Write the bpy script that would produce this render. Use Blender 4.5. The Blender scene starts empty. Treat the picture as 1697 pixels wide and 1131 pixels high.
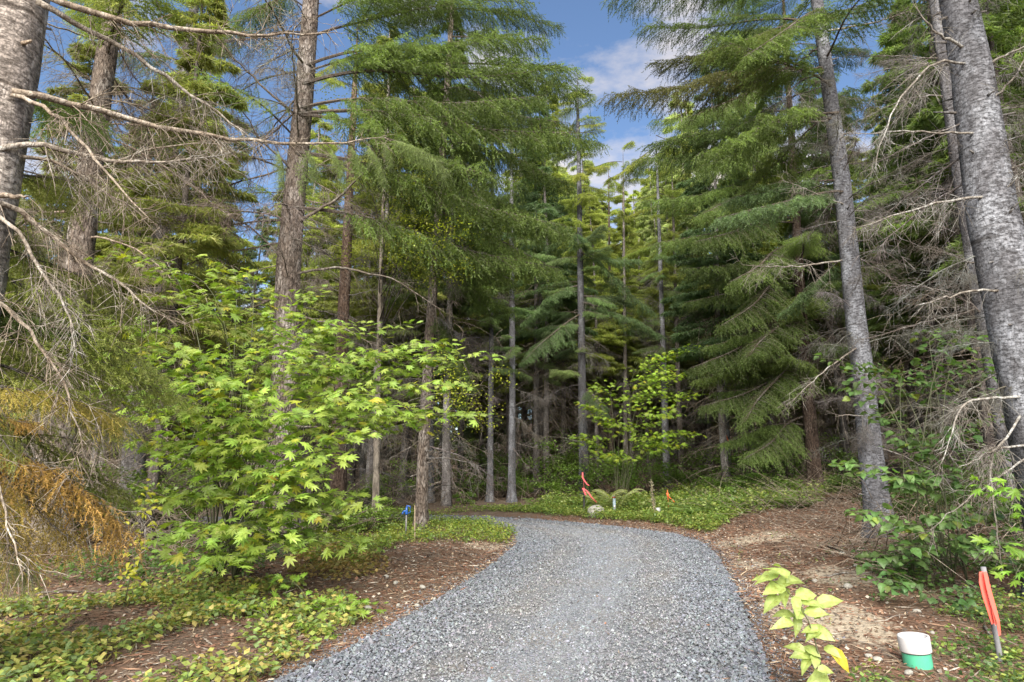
import bpy, math, random
import numpy as np
from mathutils import Vector, Matrix, Quaternion
R = math.radians
random.seed(7)
RG = np.random.default_rng(11)
scene = bpy.context.scene
COL = scene.collection

# ------------------------------------------------------------------ camera
CAMH, PITCH, FPX = 1.5, R(11.2), 1060.0
CX, CY = 848.5, 565.5
cam_d = bpy.data.cameras.new('camera'); cam = bpy.data.objects.new('camera', cam_d); COL.objects.link(cam)
cam_d.sensor_width = 36; cam_d.lens = 36 * FPX / 1697; cam_d.clip_start = .05; cam_d.clip_end = 1500
cam.location = (0, 0, CAMH); cam.rotation_euler = (R(90) + PITCH, 0, 0)
scene.camera = cam

# ------------------------------------------------------------------ sky and sun
SUN_EL, SUN_AZ = R(37), R(186)        # azimuth clockwise from +Y: the sun stands behind the camera
W = bpy.data.worlds.new('World'); scene.world = W; W.use_nodes = True
nt = W.node_tree; nt.nodes.clear()
def N(tree, kind, **kw):
    n = tree.nodes.new(kind)
    for k, v in kw.items():
        if k.startswith('i_'):
            n.inputs[k[2:].replace('_', ' ')].default_value = v
        else: setattr(n, k, v)
    return n
wo = N(nt, 'ShaderNodeOutputWorld')
sky = N(nt, 'ShaderNodeTexSky', sky_type='NISHITA', sun_disc=False, sun_elevation=SUN_EL, sun_rotation=SUN_AZ, altitude=600, air_density=1.0, dust_density=.6, ozone_density=3.0)
bg = N(nt, 'ShaderNodeBackground'); bg.inputs[1].default_value = .075
bgc = N(nt, 'ShaderNodeBackground'); bgc.inputs[0].default_value = (1, .90, .82, 1); bgc.inputs[1].default_value = .37
tc = N(nt, 'ShaderNodeTexCoord')
mp = N(nt, 'ShaderNodeMapping'); mp.inputs['Scale'].default_value = (1, 1, 2.3); mp.inputs['Location'].default_value = (.22, 0, .14)
nz = N(nt, 'ShaderNodeTexNoise'); nz.inputs['Scale'].default_value = 2.6; nz.inputs['Detail'].default_value = 9; nz.inputs['Roughness'].default_value = .58
rp = N(nt, 'ShaderNodeValToRGB'); rp.color_ramp.elements[0].position = .50; rp.color_ramp.elements[1].position = .66
mxw = N(nt, 'ShaderNodeMixShader')
L = nt.links.new
L(tc.outputs['Generated'], mp.inputs[0]); L(mp.outputs[0], nz.inputs['Vector']); L(nz.outputs[0], rp.inputs[0])
L(sky.outputs[0], bg.inputs[0]); L(rp.outputs[0], mxw.inputs[0]); L(bg.outputs[0], mxw.inputs[1]); L(bgc.outputs[0], mxw.inputs[2]); L(mxw.outputs[0], wo.inputs[0])
sl = bpy.data.lights.new('sun', 'SUN'); sl.energy = 5; sl.angle = R(55); sl.color = (1, .93, .81)
so = bpy.data.objects.new('sun', sl); COL.objects.link(so)
sd = Vector((math.sin(SUN_AZ) * math.cos(SUN_EL), math.cos(SUN_AZ) * math.cos(SUN_EL), math.sin(SUN_EL)))
so.rotation_euler = sd.to_track_quat('Z', 'Y').to_euler(); so.location = sd * 60
vs = scene.view_settings
vs.view_transform = 'Standard'; vs.look = 'None'; vs.exposure = 1.55; vs.gamma = 1
scene.render.engine = 'CYCLES'
cy = scene.cycles
cy.max_bounces = 8; cy.diffuse_bounces = 6; cy.glossy_bounces = 2; cy.transmission_bounces = 4; cy.transparent_max_bounces = 4
cy.use_denoising = True

# ------------------------------------------------------------------ pixel -> place
CP, SP = math.cos(PITCH), math.sin(PITCH)
def ray(px, py):
    dx, dy = (px - CX) / FPX, (CY - py) / FPX
    return Vector((dx, CP - SP * dy, SP + CP * dy))
def P(px, py, Y):
    d = ray(px, py); t = Y / d.y
    return Vector((d.x * t, Y, CAMH + d.z * t))
def pix(x, y, z):
    zc = y * CP + (z - CAMH) * SP; up = -y * SP + (z - CAMH) * CP
    return CX + FPX * x / zc, CY - FPX * up / zc
def G0(px, py, h=0.0):
    d = ray(px, py); t = (h - CAMH) / d.z
    return Vector((d.x * t, d.y * t, h))

# driveway outline on the ground (pixels of its edges turned into ground points)
RL = [G0(*p) for p in [(350,1180),(470,1131),(560,1090),(650,1040),(730,995),(800,950),(842,918),(858,902),(852,886),(838,877),(800,870.5),(740,867)]]
RR = [G0(*p) for p in [(1300,1180),(1276,1131),(1262,1080),(1240,1020),(1214,965),(1190,925),(1165,902),(1120,887),(1040,877),(950,868),(870,861.5),(780,857.5),(700,856)]]
RL = [Vector((-2.2, -6, 0)), Vector((-2.1, 2.0, 0))] + RL + [Vector((-6, 17.3, 0)), Vector((-24, 16.6, 0))]
RR = [Vector((1.75, -6, 0)), Vector((1.78, 2.0, 0))] + RR + [Vector((-8, 20.8, 0)), Vector((-24, 20.2, 0))]
def resample(pts, n):
    a = np.array([list(p) for p in pts]); d = np.r_[0, np.cumsum(np.linalg.norm(np.diff(a, axis=0), axis=1))]
    u = np.linspace(0, d[-1], n)
    return np.stack([np.interp(u, d, a[:, i]) for i in range(3)], 1)
ROADPOLY = np.array([(p.x, p.y) for p in RL] + [(p.x, p.y) for p in reversed(RR)])
def inpoly(x, y, poly):
    x = np.asarray(x, float); y = np.asarray(y, float); ins = np.zeros(x.shape, bool); n = len(poly); j = n - 1
    for i in range(n):
        xi, yi = poly[i]; xj, yj = poly[j]
        c = ((yi > y) != (yj > y)) & (x < (xj - xi) * (y - yi) / ((yj - yi) + 1e-12) + xi)
        ins ^= c; j = i
    return ins
def polydist(x, y, poly):
    x = np.asarray(x, float); y = np.asarray(y, float); best = np.full(x.shape, 1e9); n = len(poly)
    for i in range(n):
        a = poly[i]; b = poly[(i + 1) % n]; ab = b - a; l2 = (ab ** 2).sum() + 1e-12
        t = np.clip(((x - a[0]) * ab[0] + (y - a[1]) * ab[1]) / l2, 0, 1)
        best = np.minimum(best, np.hypot(x - a[0] - t * ab[0], y - a[1] - t * ab[1]))
    return best
_ph = RG.uniform(0, 6.28, (14, 3)); _fr = RG.normal(0, 1, (14, 2))
def vnoise(x, y, s):
    o = 0
    for i in range(14):
        f = _fr[i] * s * (1 + .25 * i)
        o = o + np.sin(f[0] * x + f[1] * y + _ph[i, 0]) / (1 + .35 * i)
    return o / 3.6
def sstep(a, b, x):
    t = np.clip((x - a) / (b - a), 0, 1); return t * t * (3 - 2 * t)
SANDS = [(2.95, 6.5, .55, 1.3, .12), (4.15, 8.4, .45, .9, .06), (4.6, 12.6, 1.0, .8, .04), (-.45, 12.6, .55, .75, .03), (3.6, 10.2, .35, .6, .03)]
def gh(x, y):
    x = np.asarray(x, float); y = np.asarray(y, float)
    d = polydist(x, y, ROADPOLY); ins = inpoly(x, y, ROADPOLY); dd = np.where(ins, 0, d)
    k = sstep(.0, 1.3, dd)
    h = .02 + k * (.07 + .06 * vnoise(x, y, 1.1) + .03 * vnoise(x, y, 3.3))
    h = h + .5 * sstep(5, 11, x) * sstep(11, 20, y) + .28 * sstep(3.2, 7, x) * sstep(3, 8, y) * (1 - .4 * sstep(13, 20, y))
    h = h + .25 * sstep(3.5, 8, -x) * sstep(2, 7, y) * (1 - sstep(11, 15, y))
    h = h + .035 * np.clip(y - 24, 0, 60) * sstep(-6, 6, x) + .012 * np.clip(y - 24, 0, 60)
    h = h + 7 * sstep(62, 120, y)
    for sx, sy, rx, ry, a in SANDS:
        h = h + a * np.exp(-((x - sx) / rx) ** 2 - ((y - sy) / ry) ** 2)
    return np.where(ins, -.035 + .01 * vnoise(x, y, 1.5), h)
def gz(x, y): return float(gh(np.array([x]), np.array([y]))[0])
def G(px, py):
    h = .1
    for _ in range(6):
        g = G0(px, py, min(h, CAMH - .12)); h = gz(g.x, g.y)
    return Vector((g.x, g.y, gz(g.x, g.y)))

# ------------------------------------------------------------------ mesh helpers
class MB:
    def __init__(s): s.V = []; s.F = []; s.M = []; s.C = []; s.n = 0
    def add(s, V, F, m=0, c=(1, 1, 1)):
        V = np.asarray(V, float).reshape(-1, 3); F = np.asarray(F, int).reshape(-1, 3)
        s.V.append(V); s.F.append(F + s.n); s.M.append(np.full(len(F), m))
        c = np.asarray(c, float); s.C.append(np.broadcast_to(c, (len(V), 3)))
        s.n += len(V)
    def tube(s, pts, rad, sides=5, m=0, c=(1, 1, 1), cap=True, squash=None):
        p = np.asarray([list(q) for q in pts], float); n = len(p); rad = np.broadcast_to(np.asarray(rad, float), (n,))
        t = np.gradient(p, axis=0); t /= np.linalg.norm(t, axis=1)[:, None] + 1e-9
        ref = np.array([0, 0, 1.]) if abs(t[0, 2]) < .9 else np.array([1., 0, 0])
        a = np.cross(t, ref); a /= np.linalg.norm(a, axis=1)[:, None] + 1e-9; b = np.cross(a, t)
        th = np.arange(sides) * 2 * math.pi / sides
        V = p[:, None] + rad[:, None, None] * (np.cos(th)[None, :, None] * a[:, None] + np.sin(th)[None, :, None] * b[:, None])
        i = np.arange(n - 1)[:, None] * sides; k = np.arange(sides)[None]; k2 = (k + 1) % sides
        q0, q1, q2, q3 = i + k, i + k2, i + sides + k2, i + sides + k
        F = np.concatenate([np.stack([q0, q1, q2], -1).reshape(-1, 3), np.stack([q0, q2, q3], -1).reshape(-1, 3)])
        V = V.reshape(-1, 3)
        if cap:
            V = np.vstack([V, p[0], p[-1]]); kk = np.arange(sides); k3 = (kk + 1) % sides; o = (n - 1) * sides
            F = np.vstack([F, np.stack([k3, kk, np.full(sides, n * sides)], 1), np.stack([o + kk, o + k3, np.full(sides, n * sides + 1)], 1)])
        s.add(V, F, m, c)
    def spikes(s, Pn, D, Wd, m=0, c=None):        # many narrow triangles: base, direction*length, half width vector
        n = len(Pn)
        V = np.stack([Pn - Wd, Pn + Wd, Pn + D], 1).reshape(-1, 3)
        s.add(V, np.arange(3 * n).reshape(-1, 3), m, np.repeat(c, 3, 0) if c is not None else (1, 1, 1))
    def kites(s, Pn, D, Wd, m=0, c=None):         # four-point leaves
        n = len(Pn); mid = Pn + D * .45
        V = np.stack([Pn, mid + Wd, Pn + D, mid - Wd], 1).reshape(-1, 3); b = np.arange(n)[:, None] * 4
        F = np.concatenate([b + np.array([0, 1, 2]), b + np.array([0, 2, 3])])
        s.add(V, F, m, np.repeat(c, 4, 0) if c is not None else (1, 1, 1))
    def box(s, c, size, m=0, rot=None, col=(1, 1, 1)):
        v = np.array([(x, y, z) for x in (-.5, .5) for y in (-.5, .5) for z in (-.5, .5)]) * np.array(size)
        if rot is not None: v = v @ np.array(rot).T
        v = v + np.array(c)
        f = [(0,1,3),(0,3,2),(4,6,7),(4,7,5),(0,4,5),(0,5,1),(2,3,7),(2,7,6),(0,2,6),(0,6,4),(1,5,7),(1,7,3)]
        s.add(v, f, m, col)
    def mesh(s, name, mats, smooth=True):
        V = np.vstack(s.V); F = np.vstack(s.F); M = np.concatenate(s.M); C = np.vstack(s.C)
        me = bpy.data.meshes.new(name)
        me.vertices.add(len(V)); me.vertices.foreach_set('co', V.astype(np.float32).ravel())
        me.loops.add(F.size); me.loops.foreach_set('vertex_index', F.astype(np.int32).ravel())
        me.polygons.add(len(F)); me.polygons.foreach_set('loop_start', np.arange(0, F.size, 3, dtype=np.int32)); me.polygons.foreach_set('loop_total', np.full(len(F), 3, dtype=np.int32))
        for mt in mats: me.materials.append(mt)
        me.polygons.foreach_set('material_index', M.astype(np.int32))
        me.polygons.foreach_set('use_smooth', np.full(len(F), smooth, dtype=bool))
        at = me.attributes.new('tint', 'FLOAT_COLOR', 'POINT')
        at.data.foreach_set('color', np.c_[C, np.ones(len(C))].astype(np.float32).ravel())
        me.update(calc_edges=True); me.validate()
        return me
    def obj(s, name, mats, parent=None, loc=(0, 0, 0), smooth=True, color=None):
        return ob(name, s.mesh(name, mats if isinstance(mats, (list, tuple)) else [mats], smooth), parent, loc, color)
def ob(name, me, parent=None, loc=(0, 0, 0), color=None):
    o = bpy.data.objects.new(name, me); COL.objects.link(o); o.location = loc
    if parent is not None: o.parent = parent
    if color is not None: o.color = (*color, 1)
    return o
def tag(o, label=None, cat=None, group=None, kind=None):
    if label: o['label'] = label
    if cat: o['category'] = cat
    if group: o['group'] = group
    if kind: o['kind'] = kind
    return o
def thing(name, label, cat, loc, group=None):
    o = bpy.data.objects.new(name, None); o.empty_display_size = .1; COL.objects.link(o); o.location = loc
    return tag(o, label, cat, group)
def vcol(n, lo, hi, rng, hue=.08):
    b = rng.uniform(lo, hi, (n, 1)); return b * (1 + rng.uniform(-hue, hue, (n, 3)))

# ------------------------------------------------------------------ materials
def new_mat(name):
    m = bpy.data.materials.new(name); m.use_nodes = True; t = m.node_tree; t.nodes.clear()
    return m, t, N(t, 'ShaderNodeOutputMaterial')
def plain(name, col, rough=.6, metal=0, noise=.15, nscale=25, bump=0.0, coat=0):
    m, t, out = new_mat(name); l = t.links.new
    b = N(t, 'ShaderNodeBsdfPrincipled'); b.inputs['Roughness'].default_value = rough; b.inputs['Metallic'].default_value = metal; b.inputs['Coat Weight'].default_value = coat
    c = N(t, 'ShaderNodeTexCoord'); n = N(t, 'ShaderNodeTexNoise'); n.inputs['Scale'].default_value = nscale; n.inputs['Detail'].default_value = 6
    mx = N(t, 'ShaderNodeMix', data_type='RGBA'); mx.inputs[6].default_value = (*[v * (1 - noise) for v in col], 1); mx.inputs[7].default_value = (*[min(1, v * (1 + noise)) for v in col], 1)
    l(c.outputs['Object'], n.inputs['Vector']); l(n.outputs[0], mx.inputs[0]); l(mx.outputs[2], b.inputs['Base Color'])
    if bump:
        bp = N(t, 'ShaderNodeBump'); bp.inputs['Strength'].default_value = bump; bp.inputs['Distance'].default_value = .01
        l(n.outputs[0], bp.inputs['Height']); l(bp.outputs[0], b.inputs['Normal'])
    l(b.outputs[0], out.inputs[0]); return m
def leafy(name, trans=.4, rough=.45, spec=.3, tmul=(1.25, 1.35, .5), blotch=False):
    """colour = object colour x per-leaf tint; part of the light passes through the blade"""
    m, t, out = new_mat(name); l = t.links.new
    oi = N(t, 'ShaderNodeObjectInfo'); at = N(t, 'ShaderNodeAttribute', attribute_name='tint')
    mu = N(t, 'ShaderNodeMix', data_type='RGBA', blend_type='MULTIPLY'); mu.inputs[0].default_value = 1
    l(oi.outputs['Color'], mu.inputs[6]); l(at.outputs['Color'], mu.inputs[7])
    b = N(t, 'ShaderNodeBsdfPrincipled'); b.inputs['Roughness'].default_value = rough; b.inputs['Specular IOR Level'].default_value = spec
    if blotch:
        geo = N(t, 'ShaderNodeNewGeometry'); nb = N(t, 'ShaderNodeTexNoise'); nb.inputs['Scale'].default_value = 38; nb.inputs['Detail'].default_value = 4; l(geo.outputs['Position'], nb.inputs['Vector'])
        rb = N(t, 'ShaderNodeValToRGB'); e = rb.color_ramp.elements; e[0].position = .28; e[0].color = (.75, .66, .5, 1); e[1].position = .5; e[1].color = (1, 1, 1, 1); k = rb.color_ramp.elements.new(.75); k.color = (1.18, 1.12, 1.1, 1); l(nb.outputs[0], rb.inputs[0])
        m3 = N(t, 'ShaderNodeMix', data_type='RGBA', blend_type='MULTIPLY'); m3.inputs[0].default_value = 1; l(mu.outputs[2], m3.inputs[6]); l(rb.outputs[0], m3.inputs[7]); mu = m3
    tr = N(t, 'ShaderNodeBsdfTranslucent'); m2 = N(t, 'ShaderNodeMix', data_type='RGBA', blend_type='MULTIPLY'); m2.inputs[0].default_value = 1; m2.inputs[7].default_value = (*tmul, 1)
    l(mu.outputs[2], b.inputs['Base Color']); l(mu.outputs[2], m2.inputs[6]); l(m2.outputs[2], tr.inputs['Color'])
    ms = N(t, 'ShaderNodeMixShader'); ms.inputs[0].default_value = trans
    l(b.outputs[0], ms.inputs[1]); l(tr.outputs[0], ms.inputs[2]); l(ms.outputs[0], out.inputs[0]); return m
def tinted(name, rough=.85):
    m, t, out = new_mat(name); l = t.links.new
    at = N(t, 'ShaderNodeAttribute', attribute_name='tint'); b = N(t, 'ShaderNodeBsdfPrincipled'); b.inputs['Roughness'].default_value = rough; b.inputs['Specular IOR Level'].default_value = .25
    l(at.outputs['Color'], b.inputs['Base Color']); l(b.outputs[0], out.inputs[0]); return m
def bark(name, dark, mid, light, fleck=(16, 16, 42), crack=(26, 26, 5), crackmix=.5, patch=.5, bump=.7, usecol=True, lo=.42, hi=.54, rings=False, fdet=5, frou=.65):
    m, t, out = new_mat(name); l = t.links.new
    tc = N(t, 'ShaderNodeTexCoord'); oi = N(t, 'ShaderNodeObjectInfo')
    def mapping(sc):
        k = N(t, 'ShaderNodeMapping'); k.inputs['Scale'].default_value = sc; l(tc.outputs['Object'], k.inputs[0]); return k
    n1 = N(t, 'ShaderNodeTexNoise'); n1.inputs['Scale'].default_value = 1; n1.inputs['Detail'].default_value = fdet; n1.inputs['Roughness'].default_value = frou; l(mapping(fleck).outputs[0], n1.inputs['Vector'])
    v1 = N(t, 'ShaderNodeTexVoronoi', feature='DISTANCE_TO_EDGE'); v1.inputs['Scale'].default_value = 1; l(mapping(crack).outputs[0], v1.inputs['Vector'])
    n2 = N(t, 'ShaderNodeTexNoise'); n2.inputs['Scale'].default_value = 1; n2.inputs['Detail'].default_value = 8; n2.inputs['Roughness'].default_value = .7; l(mapping((3.5, 3.5, 1.6)).outputs[0], n2.inputs['Vector'])
    r1 = N(t, 'ShaderNodeValToRGB'); r1.color_ramp.elements[0].position = lo; r1.color_ramp.elements[1].position = hi
    l(n1.outputs[0], r1.inputs[0])
    r2 = N(t, 'ShaderNodeValToRGB'); r2.color_ramp.elements[0].position = .02; r2.color_ramp.elements[1].position = .16; l(v1.outputs['Distance'], r2.inputs[0])
    mr = N(t, 'ShaderNodeMix', data_type='FLOAT'); mr.inputs[0].default_value = crackmix; l(r1.outputs[0], mr.inputs[2]); l(r2.outputs[0], mr.inputs[3])
    r3 = N(t, 'ShaderNodeValToRGB'); r3.color_ramp.elements[0].position = .62 - .3 * patch; r3.color_ramp.elements[1].position = .78 - .3 * patch; l(n2.outputs[0], r3.inputs[0])
    c1 = N(t, 'ShaderNodeMix', data_type='RGBA'); c1.inputs[6].default_value = (*mid, 1); c1.inputs[7].default_value = (*light, 1); l(r3.outputs[0], c1.inputs[0])
    c2 = N(t, 'ShaderNodeMix', data_type='RGBA'); c2.inputs[6].default_value = (*dark, 1); l(mr.outputs[0], c2.inputs[0]); l(c1.outputs[2], c2.inputs[7])
    c3 = N(t, 'ShaderNodeMix', data_type='RGBA', blend_type='MULTIPLY'); c3.inputs[0].default_value = 1; l(c2.outputs[2], c3.inputs[6]); c3.inputs[7].default_value = (1, 1, 1, 1)
    if usecol: l(oi.outputs['Color'], c3.inputs[7])
    col = c3.outputs[2]
    if rings:                                   # dark lines at old branch whorls
        n3 = N(t, 'ShaderNodeTexNoise'); n3.inputs['Scale'].default_value = 1; n3.inputs['Detail'].default_value = 3; l(mapping((.9, .9, 9)).outputs[0], n3.inputs['Vector'])
        r4 = N(t, 'ShaderNodeValToRGB'); e4 = r4.color_ramp.elements; e4[0].position = .30; e4[0].color = (.42, .4, .38, 1); e4[1].position = .37; e4[1].color = (1, 1, 1, 1); l(n3.outputs[0], r4.inputs[0])
        c4 = N(t, 'ShaderNodeMix', data_type='RGBA', blend_type='MULTIPLY'); c4.inputs[0].default_value = 1; l(col, c4.inputs[6]); l(r4.outputs[0], c4.inputs[7]); col = c4.outputs[2]
    b = N(t, 'ShaderNodeBsdfPrincipled'); b.inputs['Roughness'].default_value = .9; b.inputs['Specular IOR Level'].default_value = .2
    bp = N(t, 'ShaderNodeBump'); bp.inputs['Strength'].default_value = bump; bp.inputs['Distance'].default_value = .02
    l(mr.outputs[0], bp.inputs['Height']); l(bp.outputs[0], b.inputs['Normal']); l(col, b.inputs['Base Color']); l(b.outputs[0], out.inputs[0]); return m
M_NEEDLE = leafy('fir_needles', .5, .5, .3, (1.15, 1.25, .62))
M_LEAF = leafy('broad_leaf', .42, .42, .35, blotch=True)
M_TINT = tinted('litter_pieces')
M_BARK_GREY = bark('grey_flecked_bark', (.030, .027, .026), (.128, .122, .124), (.285, .284, .292), (17, 17, 38), (26, 26, 9), .2, .5, lo=.41, hi=.52, rings=True, fdet=9, frou=.82)
M_BARK_BROWN = bark('brown_fissured_bark', (.028, .021, .017), (.125, .104, .09), (.25, .235, .225), (20, 20, 11), (17, 17, 5), .5, .5, 1.0)
M_BARK_PALE = bark('pale_peeling_bark', (.11, .095, .08), (.36, .32, .28), (.50, .46, .41), (9, 9, 3), (22, 22, 4), .3, .5)
M_BWOOD = bark('live_twig_bark', (.03, .022, .016), (.085, .065, .05), (.15, .14, .13), (20, 20, 20), (40, 40, 14), .4, .5, .4, False)
M_WOOD = bark('dead_twig_bark', (.045, .036, .029), (.125, .109, .094), (.235, .23, .22), (20, 20, 20), (40, 40, 14), .4, .5, .4)
M_STEM = plain('green_brown_stem', (.07, .075, .035), .7, noise=.4, nscale=30)

# ------------------------------------------------------------------ ground
def build_ground():
    def axis(lo, a, b, hi, step, nfar):
        g = np.arange(a, b, step); l1 = a - (np.geomspace(1, a - lo + 1, nfar) - 1)[::-1][:-1]; r1 = b + np.geomspace(1, hi - b + 1, nfar) - 1
        return np.r_[l1, g, r1]
    xs = axis(-320, -11, 13, 320, .13, 26); ys = axis(-60, 2.2, 27, 420, .13, 26)
    X, Y = np.meshgrid(xs, ys); x, y = X.ravel(), Y.ravel()
    z = gh(x, y)
    nx, ny = len(xs), len(ys); i = (np.arange(ny - 1)[:, None] * nx + np.arange(nx - 1)[None]).ravel()
    F = np.concatenate([np.stack([i, i + 1, i + nx + 1], 1), np.stack([i, i + nx + 1, i + nx], 1)])
    sand = np.zeros(len(x))
    for sx, sy, rx, ry, a in SANDS: sand = np.maximum(sand, np.exp(-(((x - sx) / rx) ** 2 + ((y - sy) / ry) ** 2) * 1.1))
    red = np.clip(.55 + .5 * vnoise(x, y, .8) - .5 * sstep(17, 22, y), 0, 1)
    b = MB(); b.add(np.stack([x, y, z], 1), F, 0, np.stack([sand, red, np.zeros(len(x))], 1))
    m, t, out = new_mat('forest_floor'); l = t.links.new
    at = N(t, 'ShaderNodeAttribute', attribute_name='tint'); sp = N(t, 'ShaderNodeSeparateColor'); l(at.outputs['Color'], sp.inputs[0])
    geo = N(t, 'ShaderNodeNewGeometry')
    def noise(sc, det=8, ro=.6):
        n = N(t, 'ShaderNodeTexNoise'); n.inputs['Scale'].default_value = sc; n.inputs['Detail'].default_value = det; n.inputs['Roughness'].default_value = ro; l(geo.outputs['Position'], n.inputs['Vector']); return n
    def mix(a, c, f, blend='MIX'):
        k = N(t, 'ShaderNodeMix', data_type='RGBA', blend_type=blend)
        for s_, v in ((6, a), (7, c)):
            if isinstance(v, tuple): k.inputs[s_].default_value = (*v, 1)
            else: l(v, k.inputs[s_])
        if isinstance(f, float): k.inputs[0].default_value = f
        else: l(f, k.inputs[0])
        return k.outputs[2]
    def ramp(src, a, c):
        r = N(t, 'ShaderNodeValToRGB'); r.color_ramp.elements[0].position = a; r.color_ramp.elements[1].position = c; l(src, r.inputs[0]); return r.outputs[0]
    n1, n2, n3, n4 = noise(3.2), noise(28), noise(90, 4), noise(11)
    c = mix((.10, .072, .053), (.165, .085, .05), sp.outputs[1])
    c = mix(c, (.15, .12, .095), ramp(n1.outputs[0], .45, .7))
    c = mix(c, (.055, .038, .028), ramp(n2.outputs[0], .52, .66))
    c = mix(c, (.34, .27, .20), ramp(n3.outputs[0], .64, .74))
    ma = N(t, 'ShaderNodeMath', operation='MULTIPLY_ADD'); ma.inputs[1].default_value = .9; l(n4.outputs[0], ma.inputs[0]); ma.inputs[2].default_value = -.45
    ad = N(t, 'ShaderNodeMath', operation='ADD'); l(ma.outputs[0], ad.inputs[0]); l(sp.outputs[0], ad.inputs[1])
    c = mix(c, mix((.36, .31, .24), (.27, .225, .17), n2.outputs[0]), ramp(ad.outputs[0], .42, .60))
    bs = N(t, 'ShaderNodeBsdfPrincipled'); bs.inputs['Roughness'].default_value = .95; bs.inputs['Specular IOR Level'].default_value = .15
    bp = N(t, 'ShaderNodeBump'); bp.inputs['Strength'].default_value = .8; bp.inputs['Distance'].default_value = .03; l(n2.outputs[0], bp.inputs['Height'])
    l(c, bs.inputs['Base Color']); l(bp.outputs[0], bs.inputs['Normal']); l(bs.outputs[0], out.inputs[0])
    o = b.obj('ground', m); tag(o, 'forest floor of brown needle litter with sandy patches', kind='structure'); return o
GROUND = build_ground()

def build_road():
    n = 150; a = resample(RL, n); c = resample(RR, n); k = 22
    u = np.linspace(0, 1, k); V = a[:, None] * (1 - u)[None, :, None] + c[:, None] * u[None, :, None]
    V = V.reshape(-1, 3); prof = np.tile(.03 * np.sin(np.pi * u) - .018 * np.exp(-((u - .27) / .09) ** 2) - .018 * np.exp(-((u - .73) / .09) ** 2), n)
    V[:, 2] = .004 + prof + .012 * vnoise(V[:, 0], V[:, 1], 1.5) - .03 * np.tile((u == 0) | (u == 1), n)
    i = (np.arange(n - 1)[:, None] * k + np.arange(k - 1)[None]).ravel()
    F = np.concatenate([np.stack([i, i + 1, i + k + 1], 1), np.stack([i, i + k + 1, i + k], 1)])
    b = MB(); b.add(V, F)
    m, t, out = new_mat('crushed_gravel'); l = t.links.new
    geo = N(t, 'ShaderNodeNewGeometry')
    vo = N(t, 'ShaderNodeTexVoronoi'); vo.inputs['Scale'].default_value = 55; l(geo.outputs['Position'], vo.inputs['Vector'])
    no = N(t, 'ShaderNodeTexNoise'); no.inputs['Scale'].default_value = 1.3; no.inputs['Detail'].default_value = 6; l(geo.outputs['Position'], no.inputs['Vector'])
    r = N(t, 'ShaderNodeValToRGB'); e = r.color_ramp.elements; e[0].color = (.07, .077, .09, 1); e[1].color = (.21, .222, .245, 1)
    bw = N(t, 'ShaderNodeRGBToBW'); l(vo.outputs['Color'], bw.inputs[0]); l(bw.outputs[0], r.inputs[0])
    mx = N(t, 'ShaderNodeMix', data_type='RGBA', blend_type='MULTIPLY'); mx.inputs[0].default_value = .8; mx.inputs[7].default_value = (1.12, .98, .82, 1)
    rr = N(t, 'ShaderNodeValToRGB'); rr.color_ramp.elements[0].position = .45; rr.color_ramp.elements[1].position = .7; l(no.outputs[0], rr.inputs[0])
    l(rr.outputs[0], mx.inputs[0]); l(r.outputs[0], mx.inputs[6])
    bs = N(t, 'ShaderNodeBsdfPrincipled'); bs.inputs['Roughness'].default_value = .85; bp = N(t, 'ShaderNodeBump'); bp.inputs['Strength'].default_value = .9; bp.inputs['Distance'].default_value = .015
    l(vo.outputs['Distance'], bp.inputs['Height']); l(bp.outputs[0], bs.inputs['Normal']); l(mx.outputs[2], bs.inputs['Base Color']); l(bs.outputs[0], out.inputs[0])
    o = b.obj('gravel_driveway', m); tag(o, 'grey gravel driveway bending left into the forest', kind='structure')
    # loose stones: squashed irregular octahedra, dense where the photograph shows single stones
    rg = np.random.default_rng(3); want = 125000
    x = rg.uniform(-6, 5, want * 9); yy = 3.6 + 17.4 * rg.random(want * 9) ** 1.9
    d = polydist(x, yy, ROADPOLY); ins = inpoly(x, yy, ROADPOLY)
    keep = ins | (rg.random(len(x)) < .8 * np.exp(-d / .15)) & (d < .8)
    keep &= (np.abs(x) < .95 * yy + .3)
    x, yy, d, ins = [q[keep][:want] for q in (x, yy, d, ins)]; nn = len(x)
    def linedist(pts):
        a = np.array([(p.x, p.y) for p in pts]); best = np.full(len(x), 1e9)
        for p, q in zip(a[:-1], a[1:]):
            ab = q - p; t = np.clip(((x - p[0]) * ab[0] + (yy - p[1]) * ab[1]) / (ab @ ab), 0, 1); best = np.minimum(best, np.hypot(x - p[0] - t * ab[0], yy - p[1] - t * ab[1]))
        return best
    dl, dr = linedist(RL), linedist(RR); u_ = dl / (dl + dr + 1e-6); wob = .03 * vnoise(x, yy, .9)
    track = np.exp(-((u_ - .30 + wob) / .085) ** 2) + np.exp(-((u_ - .70 + wob) / .10) ** 2); track *= np.clip(.65 + .5 * vnoise(x, yy, 1.3), 0, 1) * ins
    k2 = rg.random(nn) > .55 * track; x, yy, d, ins, track = [q[k2] for q in (x, yy, d, ins, track)]; nn = len(x)
    z = np.where(ins, .012 + .012 * vnoise(x, yy, 1.5) + .02, gh(x, yy) + .004)
    s = rg.uniform(.005, .0115, nn) * (1 + .035 * yy) * np.where(ins, 1 + .6 * np.exp(-d / .35), .9) * (1 - .3 * track) * np.where(rg.random(nn) < .06, 1.6, 1)
    base = np.array([(1, 0, 0), (0, 1, 0), (-1, 0, 0), (0, -1, 0), (0, 0, .62), (0, 0, -.62)])
    vv = base[None] * s[:, None, None] * rg.uniform(.6, 1.35, (nn, 6, 1)); vv[:, :4, 2] += s[:, None] * rg.uniform(-.4, .4, (nn, 4))
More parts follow.
